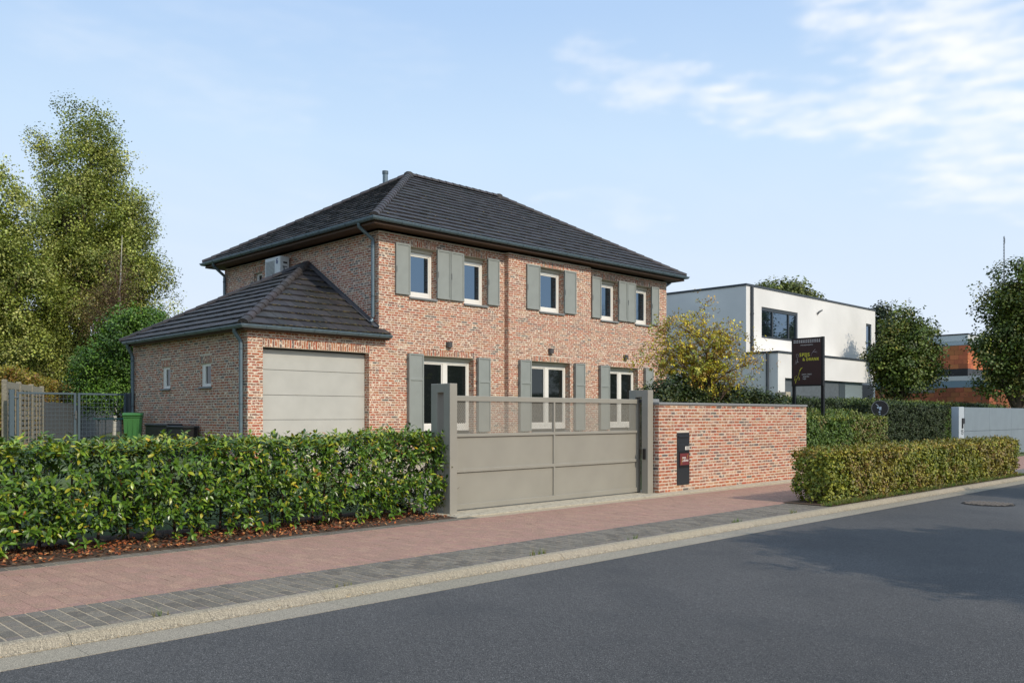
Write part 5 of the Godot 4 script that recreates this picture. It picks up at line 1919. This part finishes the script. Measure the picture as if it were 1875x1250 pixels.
func laurel_hedge() -> void:
	var t := thing("laurel_hedge", "waist high loose hedge of glossy green pointed leaves left of the sliding gate", "hedge", Vector3(0, 0, 0))
	var x0 := -0.8
	var x1 := 8.50
	var zf := -10.02
	var zb := -11.2
	var nz := FastNoiseLite.new()
	nz.seed = 77; nz.frequency = 0.9; nz.fractal_octaves = 3
	var shoots := []
	var inside := Vector3(0, 0, 0)
	# [point, axis]
	for i in int((x1 - x0) * 1.12 * 185):
		var p := Vector3(rf(x0, x1), rf(0.05, 1.13), zf)
		var w := nz.get_noise_2d(p.x, p.y * 1.3)
		if p.y < 0.2 and rng.randf() < 0.5:
			continue
		if nz.get_noise_2d(p.x * 1.7 + 40.0, p.y * 2.2) < -0.36:
			continue
		p.z += w * 0.13 - pow(rng.randf(), 1.5) * 0.30
		if p.y > 0.9:
			p.z -= (p.y - 0.9) * 0.55
		shoots.append([p, Vector3(rf(-0.7, 0.7), rf(0.0, 0.9), rf(0.45, 1.1)).normalized(), 0])
	for i in int((x1 - x0) * (zf - zb) * 150):
		var p := Vector3(rf(x0, x1), 1.12, rf(zb, zf - 0.03))
		p.y += nz.get_noise_2d(p.x * 1.5, p.z * 1.5 + 9.0) * 0.10 + pow(rng.randf(), 4.0) * 0.12 - 0.03
		p.y += clampf((p.x - 6.3) * 0.03, 0.0, 0.05)
		shoots.append([p, Vector3(rf(-0.6, 0.6), 1.0, rf(-0.4, 0.7)).normalized(), 1])
	for i in int((zf - zb) * 1.2 * 100):
		shoots.append([Vector3(x1 + rf(-0.1, 0.05), rf(0.1, 1.12), rf(zb, zf)), Vector3(rf(0.3, 1.0), rf(0.0, 0.8), rf(-0.4, 0.6)).normalized(), 0])
	for i in int((x1 - x0) * 1.1 * 260):
		shoots.append([Vector3(rf(x0, x1), rf(0.1, 1.1), rf(zb, zf - 0.25)), Vector3(rf(-0.7, 0.7), rf(0.2, 1), rf(-0.7, 0.7)).normalized(), 2])
	var greens := [[78, 108, 28], [66, 96, 26], [88, 120, 32], [54, 82, 24], [96, 126, 38], [72, 104, 32], [60, 88, 28], [104, 130, 38]]
	var light := [[134, 152, 44], [150, 156, 48], [116, 142, 40], [164, 158, 46], [126, 146, 46]]
	var rare := [[196, 160, 44], [178, 140, 40], [150, 96, 40]]
	var kinds := []
	for i in 5:
		var b := MB.new()
		leaf(b, Vector3.ZERO, Vector3(0, 0, 1), Vector3(0, 1, 0), 0.084, rf(0.032, 0.041), rf(0.12, 0.4), rf(0.05, 0.32))
		kinds.append(b)
	var every := []
	for s in shoots:
		var ax: Vector3 = s[1]
		var k := rng.randi_range(5, 8)
		var len := rf(0.05, 0.11)
		var a := rf(0, TAU)
		var e1 := ax.cross(Vector3(0.3, 0.1, 0.9)).normalized()
		var e2 := ax.cross(e1)
		for i in k:
			a += 2.4
			var u := float(i) / k
			var rad := e1 * cos(a) + e2 * sin(a)
			var tip := (rad * rf(0.6, 1.0) + ax * lerpf(0.25, 0.9, u) + Vector3(0, rf(-0.45, 0.1), 0)).normalized()
			var nn := (ax * 0.7 + Vector3.UP * 0.6 - tip * 0.3 + Vector3(rf(-0.3, 0.3), 0, rf(-0.3, 0.3))).normalized()
			var x := nn.cross(tip).normalized()
			var c := pick(greens)
			var q := rng.randf()
			if (s[2] == 1 and q < 0.5) or (s[2] == 0 and q < 0.16):
				c = pick(light)
			elif q > 0.985:
				c = pick(rare)
			every.append([Transform3D(Basis(x, tip.cross(x), tip).scaled(Vector3.ONE * rf(0.7, 1.2)), s[0] + ax * (len * (u - 0.4))), c, rng.randi() % 5])
	# the nearest leaves one by one, the rest as foliage
	every.sort_custom(func(p, q): return p[0].origin.length_squared() < q[0].origin.length_squared())
	var coloured := {}
	var lots := [[[], []], [[], []], [[], []], [[], []], [[], []]]
	var one := 0
	for q in every:
		var o: Vector3 = q[0].origin
		if one < 296 and o.x > 2.55 and o.z > zf - 0.12 and rng.randf() < 0.35:
			one += 1
			var ci := rng.randi() % 9
			var key := "%d_%d" % [q[2], ci]
			if not coloured.has(key):
				var src: MB = kinds[q[2]]
				var col: Color = pick(greens) if ci < 7 else pick(light)
				var keep := src.c
				var cc := PackedColorArray()
				cc.resize(src.v.size())
				cc.fill(col)
				src.c = cc
				coloured[key] = src.done()
				src.c = keep
			var lf := put("leaf", coloured[key], M.laurel, t)
			lf.transform = q[0]
		else:
			lots[q[2]][0].append(q[0]); lots[q[2]][1].append(q[1])
	for i in 5:
		copies("foliage", kinds[i].done(), M.laurel, lots[i][0], lots[i][1], t)
	var st := MB.new()
	var x := x0 + 0.1
	while x < x1:
		var z := rf(-10.75, -10.5)
		var ln := rf(-0.15, 0.15)
		st.tube([Vector3(x, -0.03, z), Vector3(x + ln * 0.3, 0.4, z + 0.02), Vector3(x + ln, 0.8, z + 0.06), Vector3(x + ln * 1.4, 1.2, z)], [0.018, 0.015, 0.011, 0.005], 6, false)
		for k in 9:
			var y := rf(0.03, 0.9)
			var dx := rf(-0.35, 0.35)
			st.tube([Vector3(x, y, z), Vector3(x + dx * 0.5, y + rf(-0.02, 0.12), z + rf(0.1, 0.3)), Vector3(x + dx, y + rf(0.0, 0.3), z + rf(0.2, 0.5))], [0.006, 0.0045, 0.002], 4, false)
		x += rf(0.22, 0.38)
	part("stems", st, M.twig, t)

func litter(called: String, x0: float, x1: float, z0: float, z1: float, y: float, count: int, pal: Array, big := 1.0) -> void:
	var b := MB.new()
	leaf(b, Vector3(0, 0, -0.03), Vector3(0, 0, 1), Vector3(0, 1, 0), 0.07, 0.04, 0.3, -0.15)
	var xf := []
	var cols := []
	var nz := FastNoiseLite.new()
	nz.seed = 8; nz.frequency = 0.8
	for i in count:
		var p := Vector3(rf(x0, x1), y + rf(0.004, 0.03), lerpf(z0, z1, pow(rng.randf(), 1.5)))
		if nz.get_noise_2d(p.x, p.z * 2.0) < -0.25 and rng.randf() < 0.7:
			continue
		xf.append(Transform3D(Basis.from_euler(Vector3(rf(-0.6, 0.6), rf(0, TAU), rf(-0.6, 0.6))).scaled(Vector3.ONE * rf(0.5, 1.1) * big), p))
		cols.append(pick(pal, 0.25))
	var o := copies(called, b.done(), M.litter, xf, cols, self)
	o.set_meta("label", "sandy grit gathered in the gutter along the kerb" if called == "gutter_grit" else "fallen brown leaves lying under the glossy green hedge" if x0 < 5 else "fallen yellow brown leaves lying along the clipped kerbside hedge")
	o.set_meta("category", "grit" if called == "gutter_grit" else "leaf litter")

func tufts(called: String, label: String, spots: Array) -> void:
	var b := MB.new()
	for i in 7:
		var a := rf(0, TAU)
		var d := Vector3(cos(a), 0, sin(a))
		var s := d.cross(Vector3.UP) * 0.003
		var tip := d * rf(0.01, 0.05) + Vector3.UP * rf(0.04, 0.09)
		b.tri(-s + d * 0.005, s + d * 0.005, tip)
	var xf := []
	var cols := []
	for p in spots:
		xf.append(Transform3D(Basis(Vector3.UP, rf(0, TAU)).scaled(Vector3.ONE * rf(0.5, 1.2)), p))
		cols.append(pick([[96, 128, 44], [120, 124, 54], [84, 112, 40], [136, 128, 70]]))
	var o := copies(called, b.done(), M.leaf, xf, cols, self)
	tag(o, label, "grass")

func build_plants() -> void:
	laurel_hedge()
	var browns := [[150, 84, 46], [128, 68, 40], [164, 102, 58], [104, 60, 40], [184, 136, 88], [82, 56, 42], [150, 84, 44], [104, 80, 58], [88, 66, 48]]
	litter("leaf_litter", -1.0, 8.3, -10.6, -9.62, 0.004, 6500, browns, 0.8)
	litter("leaf_litter", 13.9, 24.5, -6.75, -6.47, 0.012, 700, [[150, 104, 54], [126, 84, 50], [176, 140, 64], [104, 84, 50]], 0.6)
	litter("gutter_grit", 1.0, 24.0, -6.35, -6.25, YR + 0.006, 1500, [[170, 140, 98], [146, 118, 84], [120, 96, 70], [188, 164, 124]], 0.22)
	var spots := []
	for i in 900:
		spots.append(Vector3(rf(13.9, 24.5), 0.012, lerpf(-6.47, -6.62, pow(rng.randf(), 1.6))))
	for i in 160:
		spots.append(Vector3(rf(13.6, 15.0), 0.012, rf(-6.6, -6.47)))
	tufts("grass", "thin grass growing between the kerb and the clipped kerbside hedge", spots)
	spots = []
	for i in 260:
		var x := rf(1.0, 12.5)
		if sin(x * 3.1) + sin(x * 7.7) > 1.25:
			spots.append(Vector3(x, 0.0, -6.455 - rf(0, 0.02)))
	tufts("joint_grass", "tufts of dry grass in the joint behind the kerb", spots)
	# clipped hedges
	var bs := [sprig(6, 0.043, 0.033, 0.045), sprig(6, 0.040, 0.031, 0.05)]
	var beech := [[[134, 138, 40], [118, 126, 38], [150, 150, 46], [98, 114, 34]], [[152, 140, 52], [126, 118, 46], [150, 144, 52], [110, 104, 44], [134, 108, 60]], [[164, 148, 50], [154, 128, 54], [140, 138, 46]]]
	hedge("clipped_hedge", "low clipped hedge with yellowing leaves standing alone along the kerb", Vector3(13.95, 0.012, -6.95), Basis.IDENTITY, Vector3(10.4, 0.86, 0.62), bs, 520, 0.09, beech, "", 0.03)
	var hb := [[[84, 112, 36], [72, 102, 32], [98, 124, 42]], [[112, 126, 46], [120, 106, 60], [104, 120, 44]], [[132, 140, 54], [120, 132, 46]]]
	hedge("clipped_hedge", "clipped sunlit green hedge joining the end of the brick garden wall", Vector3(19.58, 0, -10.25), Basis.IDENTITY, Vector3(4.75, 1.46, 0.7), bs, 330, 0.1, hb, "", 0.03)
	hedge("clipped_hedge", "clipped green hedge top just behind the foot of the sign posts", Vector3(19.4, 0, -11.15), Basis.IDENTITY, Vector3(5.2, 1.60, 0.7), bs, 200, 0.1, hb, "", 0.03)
	var dk := [[[46, 62, 26], [38, 54, 22], [54, 70, 28]], [[64, 78, 34], [50, 66, 28], [42, 58, 24]], [[96, 112, 44], [84, 104, 40]]]  # leaf tones darkened to hold the shade of trees across the road
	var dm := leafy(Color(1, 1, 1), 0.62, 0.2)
	hedge("shade_toned_hedge", "tall hedge with shade put into its leaf colours, running behind the sign towards the pale gate pillar", Vector3(19.0, 0, -11.95), Basis.IDENTITY, Vector3(11.9, 2.0, 0.7), bs, 300, 0.1, dk, "", 0.03, 0.16, dm)
	hedge("shade_toned_hedge", "hedge with leaf colours toned for tree shade, facing the path between the round sign and the pale gate pillar", Vector3(24.75, 0, -10.95), Basis.IDENTITY, Vector3(6.05, 1.87, 0.7), bs, 300, 0.1, dk, "", 0.03, 0.07, dm)
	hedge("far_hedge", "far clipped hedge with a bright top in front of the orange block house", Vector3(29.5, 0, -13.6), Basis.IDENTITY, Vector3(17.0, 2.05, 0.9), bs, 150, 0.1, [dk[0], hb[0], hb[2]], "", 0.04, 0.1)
	# shrubs behind the wall
	var ss := [sprig(5, 0.07, 0.045, 0.06), sprig(5, 0.065, 0.04, 0.07)]
	var sh := [[[54, 72, 28], [44, 62, 24]], [[70, 84, 34], [60, 76, 30]], [[92, 98, 42], [64, 80, 30]]]
	var row := [[16.25, 2.14], [17.0, 2.2], [17.8, 2.16], [18.6, 2.12], [19.4, 2.05], [20.1, 1.98], [20.8, 1.86], [21.35, 1.72]]
	for i in row.size():
		var c := Vector3(row[i][0], 1.15, -11.7)
		tree("shrub", "%s dark evergreen shrub from the gate in the row behind the garden wall" % ["first", "second", "third", "fourth", "fifth", "sixth", "seventh", "eighth"][i], Vector3(row[i][0], 0.2, -11.7), Vector3(row[i][0], 1.6, -11.7), 0.05, [[c, 0.5, float(row[i][1]) - 0.98], [c + Vector3(rf(-0.2, 0.2), 0.35, 0.1), 0.45, float(row[i][1]) - 1.38]], 120, 26, 0.12, ss, sh, M.twig, "evergreen shrubs behind the garden wall", 0.05, 8)
	# small yellow tree
	var ys := [sprig(4, 0.055, 0.04, 0.06, 0.5, 0.06), sprig(4, 0.05, 0.036, 0.07, 0.5, 0.05)]
	var ypal := [[[212, 196, 52], [196, 184, 56], [222, 198, 58]], [[178, 178, 60], [160, 166, 58], [190, 176, 62]], [[200, 160, 76], [176, 146, 72], [150, 156, 62]], [[224, 200, 56], [210, 186, 50]]]
	var yd := 20.6
	var yb := ground_at(1288, yd, 0.2)
	tree("yellow_tree", "small spreading tree with sparse yellow leaves between the brick house and the white house", yb, at(1300, 600, yd), 0.06, [blob(1262, 668, yd, 62, 34), blob(1285, 640, yd, 55, 40), blob(1215, 632, yd, 40, 30), blob(1185, 660, yd, 22, 14), blob(1240, 600, yd, 40, 24), blob(1290, 603, yd, 28, 25), blob(1297, 562, yd, 14, 14), blob(1345, 612, yd, 30, 14), blob(1368, 640, yd, 20, 22), blob(1335, 660, yd, 32, 22), blob(1300, 695, yd, 55, 24), blob(1388, 658, yd, 9, 10), blob(1352, 690, yd, 14, 10)], 185, 12, 0.16, ys, ypal, M.twig, "", 0.03, 46)
	# trees right
	var ts := [sprig(6, 0.13, 0.10, 0.16), sprig(6, 0.12, 0.09, 0.18)]
	var tp := [[[94, 112, 42], [80, 98, 38]], [[114, 126, 50], [96, 112, 44]], [[132, 130, 62], [82, 102, 38]], [[68, 86, 34], [88, 106, 40]]]
	var d1 := 38.5
	tree("garden_tree", "round crowned garden tree on a short trunk at the right end of the white house", ground_at(1652, d1, 0.2), at(1652, 570, d1), 0.10, [blob(1652, 612, d1, 34, 36), blob(1640, 658, d1, 44, 42), blob(1680, 662, d1, 40, 40), blob(1655, 698, d1, 44, 22), blob(1680, 606, d1, 16, 20), blob(1626, 616, d1, 20, 24), blob(1646, 580, d1, 13, 16), blob(1700, 690, d1, 20, 16), blob(1610, 692, d1, 12, 16), blob(1668, 584, d1, 9, 10)], 200, 20, 0.26, ts, tp, M.bark, "", 0.01, 40)
	var d2 := 44.0
	tree("slim_tree", "slim dark pointed treetop rising just left of the round crowned garden tree", ground_at(1616, d2, 0.2), at(1615, 548, d2), 0.09, [blob(1614, 562, d2, 9, 16), blob(1615, 595, d2, 16, 25), blob(1616, 640, d2, 20, 35)], 46, 24, 0.24, ts, [[[40, 54, 26], [48, 62, 28]]], M.bark, "", 0.01, 14)
	var d3 := 37.0
	tree("street_tree", "tall dense tree cut by the right edge of the view, behind the pale gate", ground_at(1866, d3, 0.2), at(1864, 475, d3), 0.16, [blob(1862, 512, d3, 30, 42), blob(1842, 575, d3, 42, 48), blob(1885, 580, d3, 50, 70), blob(1832, 640, d3, 42, 45), blob(1880, 660, d3, 60, 60), blob(1840, 695, d3, 42, 32), blob(1806, 612, d3, 16, 20), blob(1815, 535, d3, 12, 18), blob(1925, 640, d3, 60, 90)], 330, 22, 0.27, ts, tp, M.bark, "", 0.01, 50)
	var d4 := 66.0
	var gpal := [[[118, 124, 52], [104, 114, 46]], [[92, 104, 42], [112, 116, 56]]]
	tree("distant_tree", "rounded yellow green treetop showing above the white house's flat roof", ground_at(1440, d4), at(1440, 525, d4), 0.25, [blob(1430, 555, d4, 52, 38), blob(1400, 548, d4, 26, 24), blob(1465, 562, d4, 36, 26), blob(1440, 620, d4, 60, 60)], 300, 22, 0.45, [sprig(6, 0.22, 0.17, 0.3), sprig(6, 0.2, 0.16, 0.32)], gpal, M.bark)
	tree("distant_tree", "small yellowish treetop left of the block house's roof, far behind", ground_at(1690, 75.0), at(1692, 605, 75.0), 0.2, [blob(1688, 632, 75.0, 26, 26), blob(1700, 618, 75.0, 12, 10)], 40, 20, 0.45, [sprig(6, 0.22, 0.17, 0.3), sprig(6, 0.2, 0.16, 0.32)], gpal, M.bark)
	# trees on the left
	var ps := [sprig(6, 0.115, 0.10, 0.22), sprig(6, 0.105, 0.09, 0.24)]
	var pp := [[[142, 150, 62], [124, 136, 54]], [[160, 166, 80], [138, 146, 62]], [[108, 122, 50], [122, 134, 56]], [[182, 182, 108], [150, 156, 72]]]
	var e1 := 48.0
	tree("poplar", "tallest poplar, its pale green crown rising left of the garage roof", ground_at(152, e1), at(165, 205, e1), 0.32, [blob(165, 245, e1, 45, 52), blob(152, 320, e1, 72, 62), blob(175, 400, e1, 88, 75), blob(188, 490, e1, 98, 80), blob(170, 580, e1, 108, 85), blob(262, 520, e1, 42, 58), blob(118, 470, e1, 62, 80), blob(88, 275, e1, 26, 30), blob(240, 420, e1, 45, 45), blob(222, 300, e1, 25, 35), blob(285, 580, e1, 28, 30), blob(300, 502, e1, 15, 20), blob(298, 560, e1, 16, 18), blob(266, 448, e1, 18, 20), blob(252, 372, e1, 16, 20), blob(70, 262, e1, 12, 12), blob(125, 205, e1, 16, 14), blob(178, 210, e1, 14, 10)], 620, 38, 0.40, ps, pp, M.barkl, "poplars at the back of the garden", 0.008, 60)
	var e2 := 44.0
	tree("poplar", "poplar cut by the left edge of the view, beside the tallest one", ground_at(-10, e2), at(0, 300, e2), 0.3, [blob(-12, 350, e2, 34, 60), blob(42, 385, e2, 36, 44), blob(10, 460, e2, 74, 70), blob(-30, 480, e2, 80, 90), blob(45, 555, e2, 80, 80), blob(0, 630, e2, 100, 70), blob(75, 640, e2, 70, 60)], 480, 38, 0.40, ps, pp, M.barkl, "poplars at the back of the garden", 0.01, 50)
	var ud := 52.0
	var dp := [[[70, 84, 36], [60, 74, 32]], [[88, 98, 44], [72, 86, 38]]]
	tree("understory_tree", "dark bushy tree under the poplars behind the trimmed yellow hedge", ground_at(95, ud), at(95, 600, ud), 0.15, [blob(60, 690, ud, 90, 60), blob(140, 680, ud, 90, 60), blob(20, 660, ud, 80, 60), blob(200, 700, ud, 70, 55)], 260, 22, 0.45, ps, dp, M.bark)
	var bd := 36.0
	var bp := [[[92, 128, 42], [80, 116, 38]], [[112, 146, 52], [96, 130, 44]], [[64, 92, 32], [78, 110, 38]]]
	tree("bushy_tree", "bright green bushy tree directly behind the garage roof", ground_at(225, bd), at(235, 580, bd), 0.12, [blob(248, 625, bd, 58, 60), blob(215, 670, bd, 62, 50), blob(280, 660, bd, 40, 50), blob(200, 710, bd, 60, 40), blob(240, 720, bd, 60, 40)], 260, 34, 0.3, [sprig(6, 0.095, 0.075, 0.2), sprig(6, 0.085, 0.068, 0.22)], bp, M.bark)
	# beyond the left edge of the view: unseen trees added to darken the left-facing sides
	for q in [[-8.0, -13.0, 13.0, "nearest"], [-7.5, -21.5, 14.0, "middle"], [-6.0, -30.0, 14.0, "farthest"]]:
		var c := Vector3(q[0], q[2] * 0.52, q[1])
		tree("added_shade_tree", "%s of three unseen broad trees added left of the view to shade left faces" % q[3], Vector3(q[0], 0.2, q[1]), Vector3(q[0], q[2] * 0.85, q[1]), 0.25, [[c, 3.6, 5.2], [c + Vector3(0, -2.6, 2.0), 3.0, 3.2], [c + Vector3(-0.5, -2.4, -2.2), 3.0, 3.2], [c + Vector3(0.0, 3.0, 0), 2.4, 2.8]], 190, 18, 0.5, [sprig(6, 0.24, 0.18, 0.32), sprig(6, 0.22, 0.17, 0.34)], tp, M.bark, "added broad trees left of the view")
	var wd := 43.0
	tree("birch", "slender white stemmed birch with thin brownish foliage in front of the poplars", ground_at(208, wd), at(222, 430, wd), 0.085, [blob(205, 520, wd, 28, 60), blob(190, 570, wd, 40, 40), blob(225, 500, wd, 20, 40)], 70, 9, 0.45, [sprig(5, 0.07, 0.05, 0.3, 0.5, 0.3), sprig(5, 0.07, 0.05, 0.35, 0.5, 0.35)], [[[120, 96, 66], [132, 112, 70], [104, 96, 58]]], M.birch, "", 0.006, 40)
	# yellowing beech hedge along the fence
	var dir := Vector3(0.40, 0, -0.917).normalized()
	hedge("tall_hedge", "tall clipped beech hedge turning yellow and rust behind the dark panel fence", Vector3(7.2, 0.5, -29.6), Basis(dir, Vector3.UP, dir.cross(Vector3.UP)), Vector3(30.0, 2.35, 1.0), [sprig(6, 0.09, 0.065, 0.11), sprig(6, 0.085, 0.06, 0.12)], 110, 0.15, [[[132, 118, 44], [148, 124, 46], [116, 112, 42]], [[152, 108, 46], [136, 92, 42], [160, 128, 50]], [[160, 148, 54], [146, 140, 50]]], "", 0.06, 0.3)
	# across the road, outside the view: the trees whose shade falls on the asphalt, and a hedge
	var os := [sprig(6, 0.16, 0.11, 0.2), sprig(6, 0.15, 0.10, 0.22)]
	for q in [[10.9, 4.3, 7.0, 2.5, "nearer roadside tree across the street whose shade falls on the asphalt"], [20.2, 4.3, 7.3, 2.7, "further roadside tree across the street, past the shaded asphalt"]]:
		var c := Vector3(q[0], q[2] - q[3], q[1])
		var r: float = q[3]
		tree("roadside_tree", q[4], Vector3(q[0], 0, q[1]), Vector3(q[0], q[2] - 0.5, q[1]), 0.13, [[c, r * 0.8, r * 0.75], [c + Vector3(-r * 0.55, 0.3, 0.2), r * 0.5, r * 0.45], [c + Vector3(r * 0.55, 0.2, -0.2), r * 0.5, r * 0.45], [c + Vector3(-0.4, r * 0.55, 0), r * 0.45, r * 0.4], [c + Vector3(0.8, r * 0.6, 0), r * 0.35, r * 0.35], [c + Vector3(-r * 0.6, -r * 0.4, 0), r * 0.42, r * 0.35], [c + Vector3(r * 0.5, -r * 0.4, 0), r * 0.45, r * 0.35]], 330, 26, 0.22, os, tp, M.bark, "roadside trees across the street", 0.01, 30)
	hedge("opposite_hedge", "long dark hedge across the street, outside the view", Vector3(-10, 0, 8.5), Basis.IDENTITY, Vector3(90, 3.0, 1.2), [sprig(6, 0.12, 0.09, 0.14), sprig(6, 0.11, 0.08, 0.15)], 40, 0.2, [dk[1], hb[0]], "", 0.06)
	for q in [[38.0, 13.0, 7.5, "nearest"], [46.0, 15.0, 8.0, "second"], [57.0, 12.0, 11.0, "third"], [66.0, 14.0, 11.5, "farthest"]]:
		var c := Vector3(q[0], q[2] * 0.55, q[1])
		tree("opposite_tree", "%s garden tree beyond the hedge across the street" % q[3], Vector3(q[0], 0, q[1]), Vector3(q[0], q[2] * 0.85, q[1]), 0.2, [[c, q[2] * 0.33, q[2] * 0.4], [c + Vector3(1.2, -1.0, 0), q[2] * 0.25, q[2] * 0.25], [c + Vector3(-1.4, -0.6, 0), q[2] * 0.25, q[2] * 0.28]], 130, 16, 0.5, [sprig(6, 0.22, 0.16, 0.35), sprig(6, 0.2, 0.15, 0.35)], tp, M.bark, "garden trees beyond the hedge across the street")

func _ready() -> void:
	rng.seed = 20240917
	var cam := Camera3D.new()
	cam.name = "camera"
	cam.near = 0.1
	cam.far = 2000.0
	cam.position = Vector3(0, H, 0)
	cam.rotation = Vector3(0, -deg_to_rad(44.5), 0)
	cam.set_frustum(0.1 * 2.0 * 625.0 / 1590.0, Vector2(0, 0.1 * 135.0 / 1590.0), 0.1, 2000.0)
	add_child(cam)
	cam.current = true
	var env := WorldEnvironment.new()
	env.name = "environment"
	var e := Environment.new()
	e.background_mode = Environment.BG_SKY
	var sky := Sky.new()
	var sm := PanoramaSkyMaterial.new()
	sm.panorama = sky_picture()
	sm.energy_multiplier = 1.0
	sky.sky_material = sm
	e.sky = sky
	e.tonemap_mode = Environment.TONE_MAPPER_LINEAR
	e.tonemap_exposure = 1.08
	e.sdfgi_enabled = true
	e.ssao_enabled = true
	e.ssil_enabled = true
	env.environment = e
	add_child(env)
	var sun := DirectionalLight3D.new()
	sun.name = "sun"
	sun.light_energy = 0.86
	sun.light_color = Color(1.0, 0.95, 0.87)
	sun.light_angular_distance = 0.5
	sun.shadow_enabled = true
	sun.basis = Basis.looking_at(-Vector3(0.03, 0.588, 0.809).normalized(), Vector3.UP)
	add_child(sun)
	materials()
	build_ground()
	build_house()
	build_wall()
	build_gate()
	build_neighbours()
	build_yard()
	build_sign()
	build_plants()
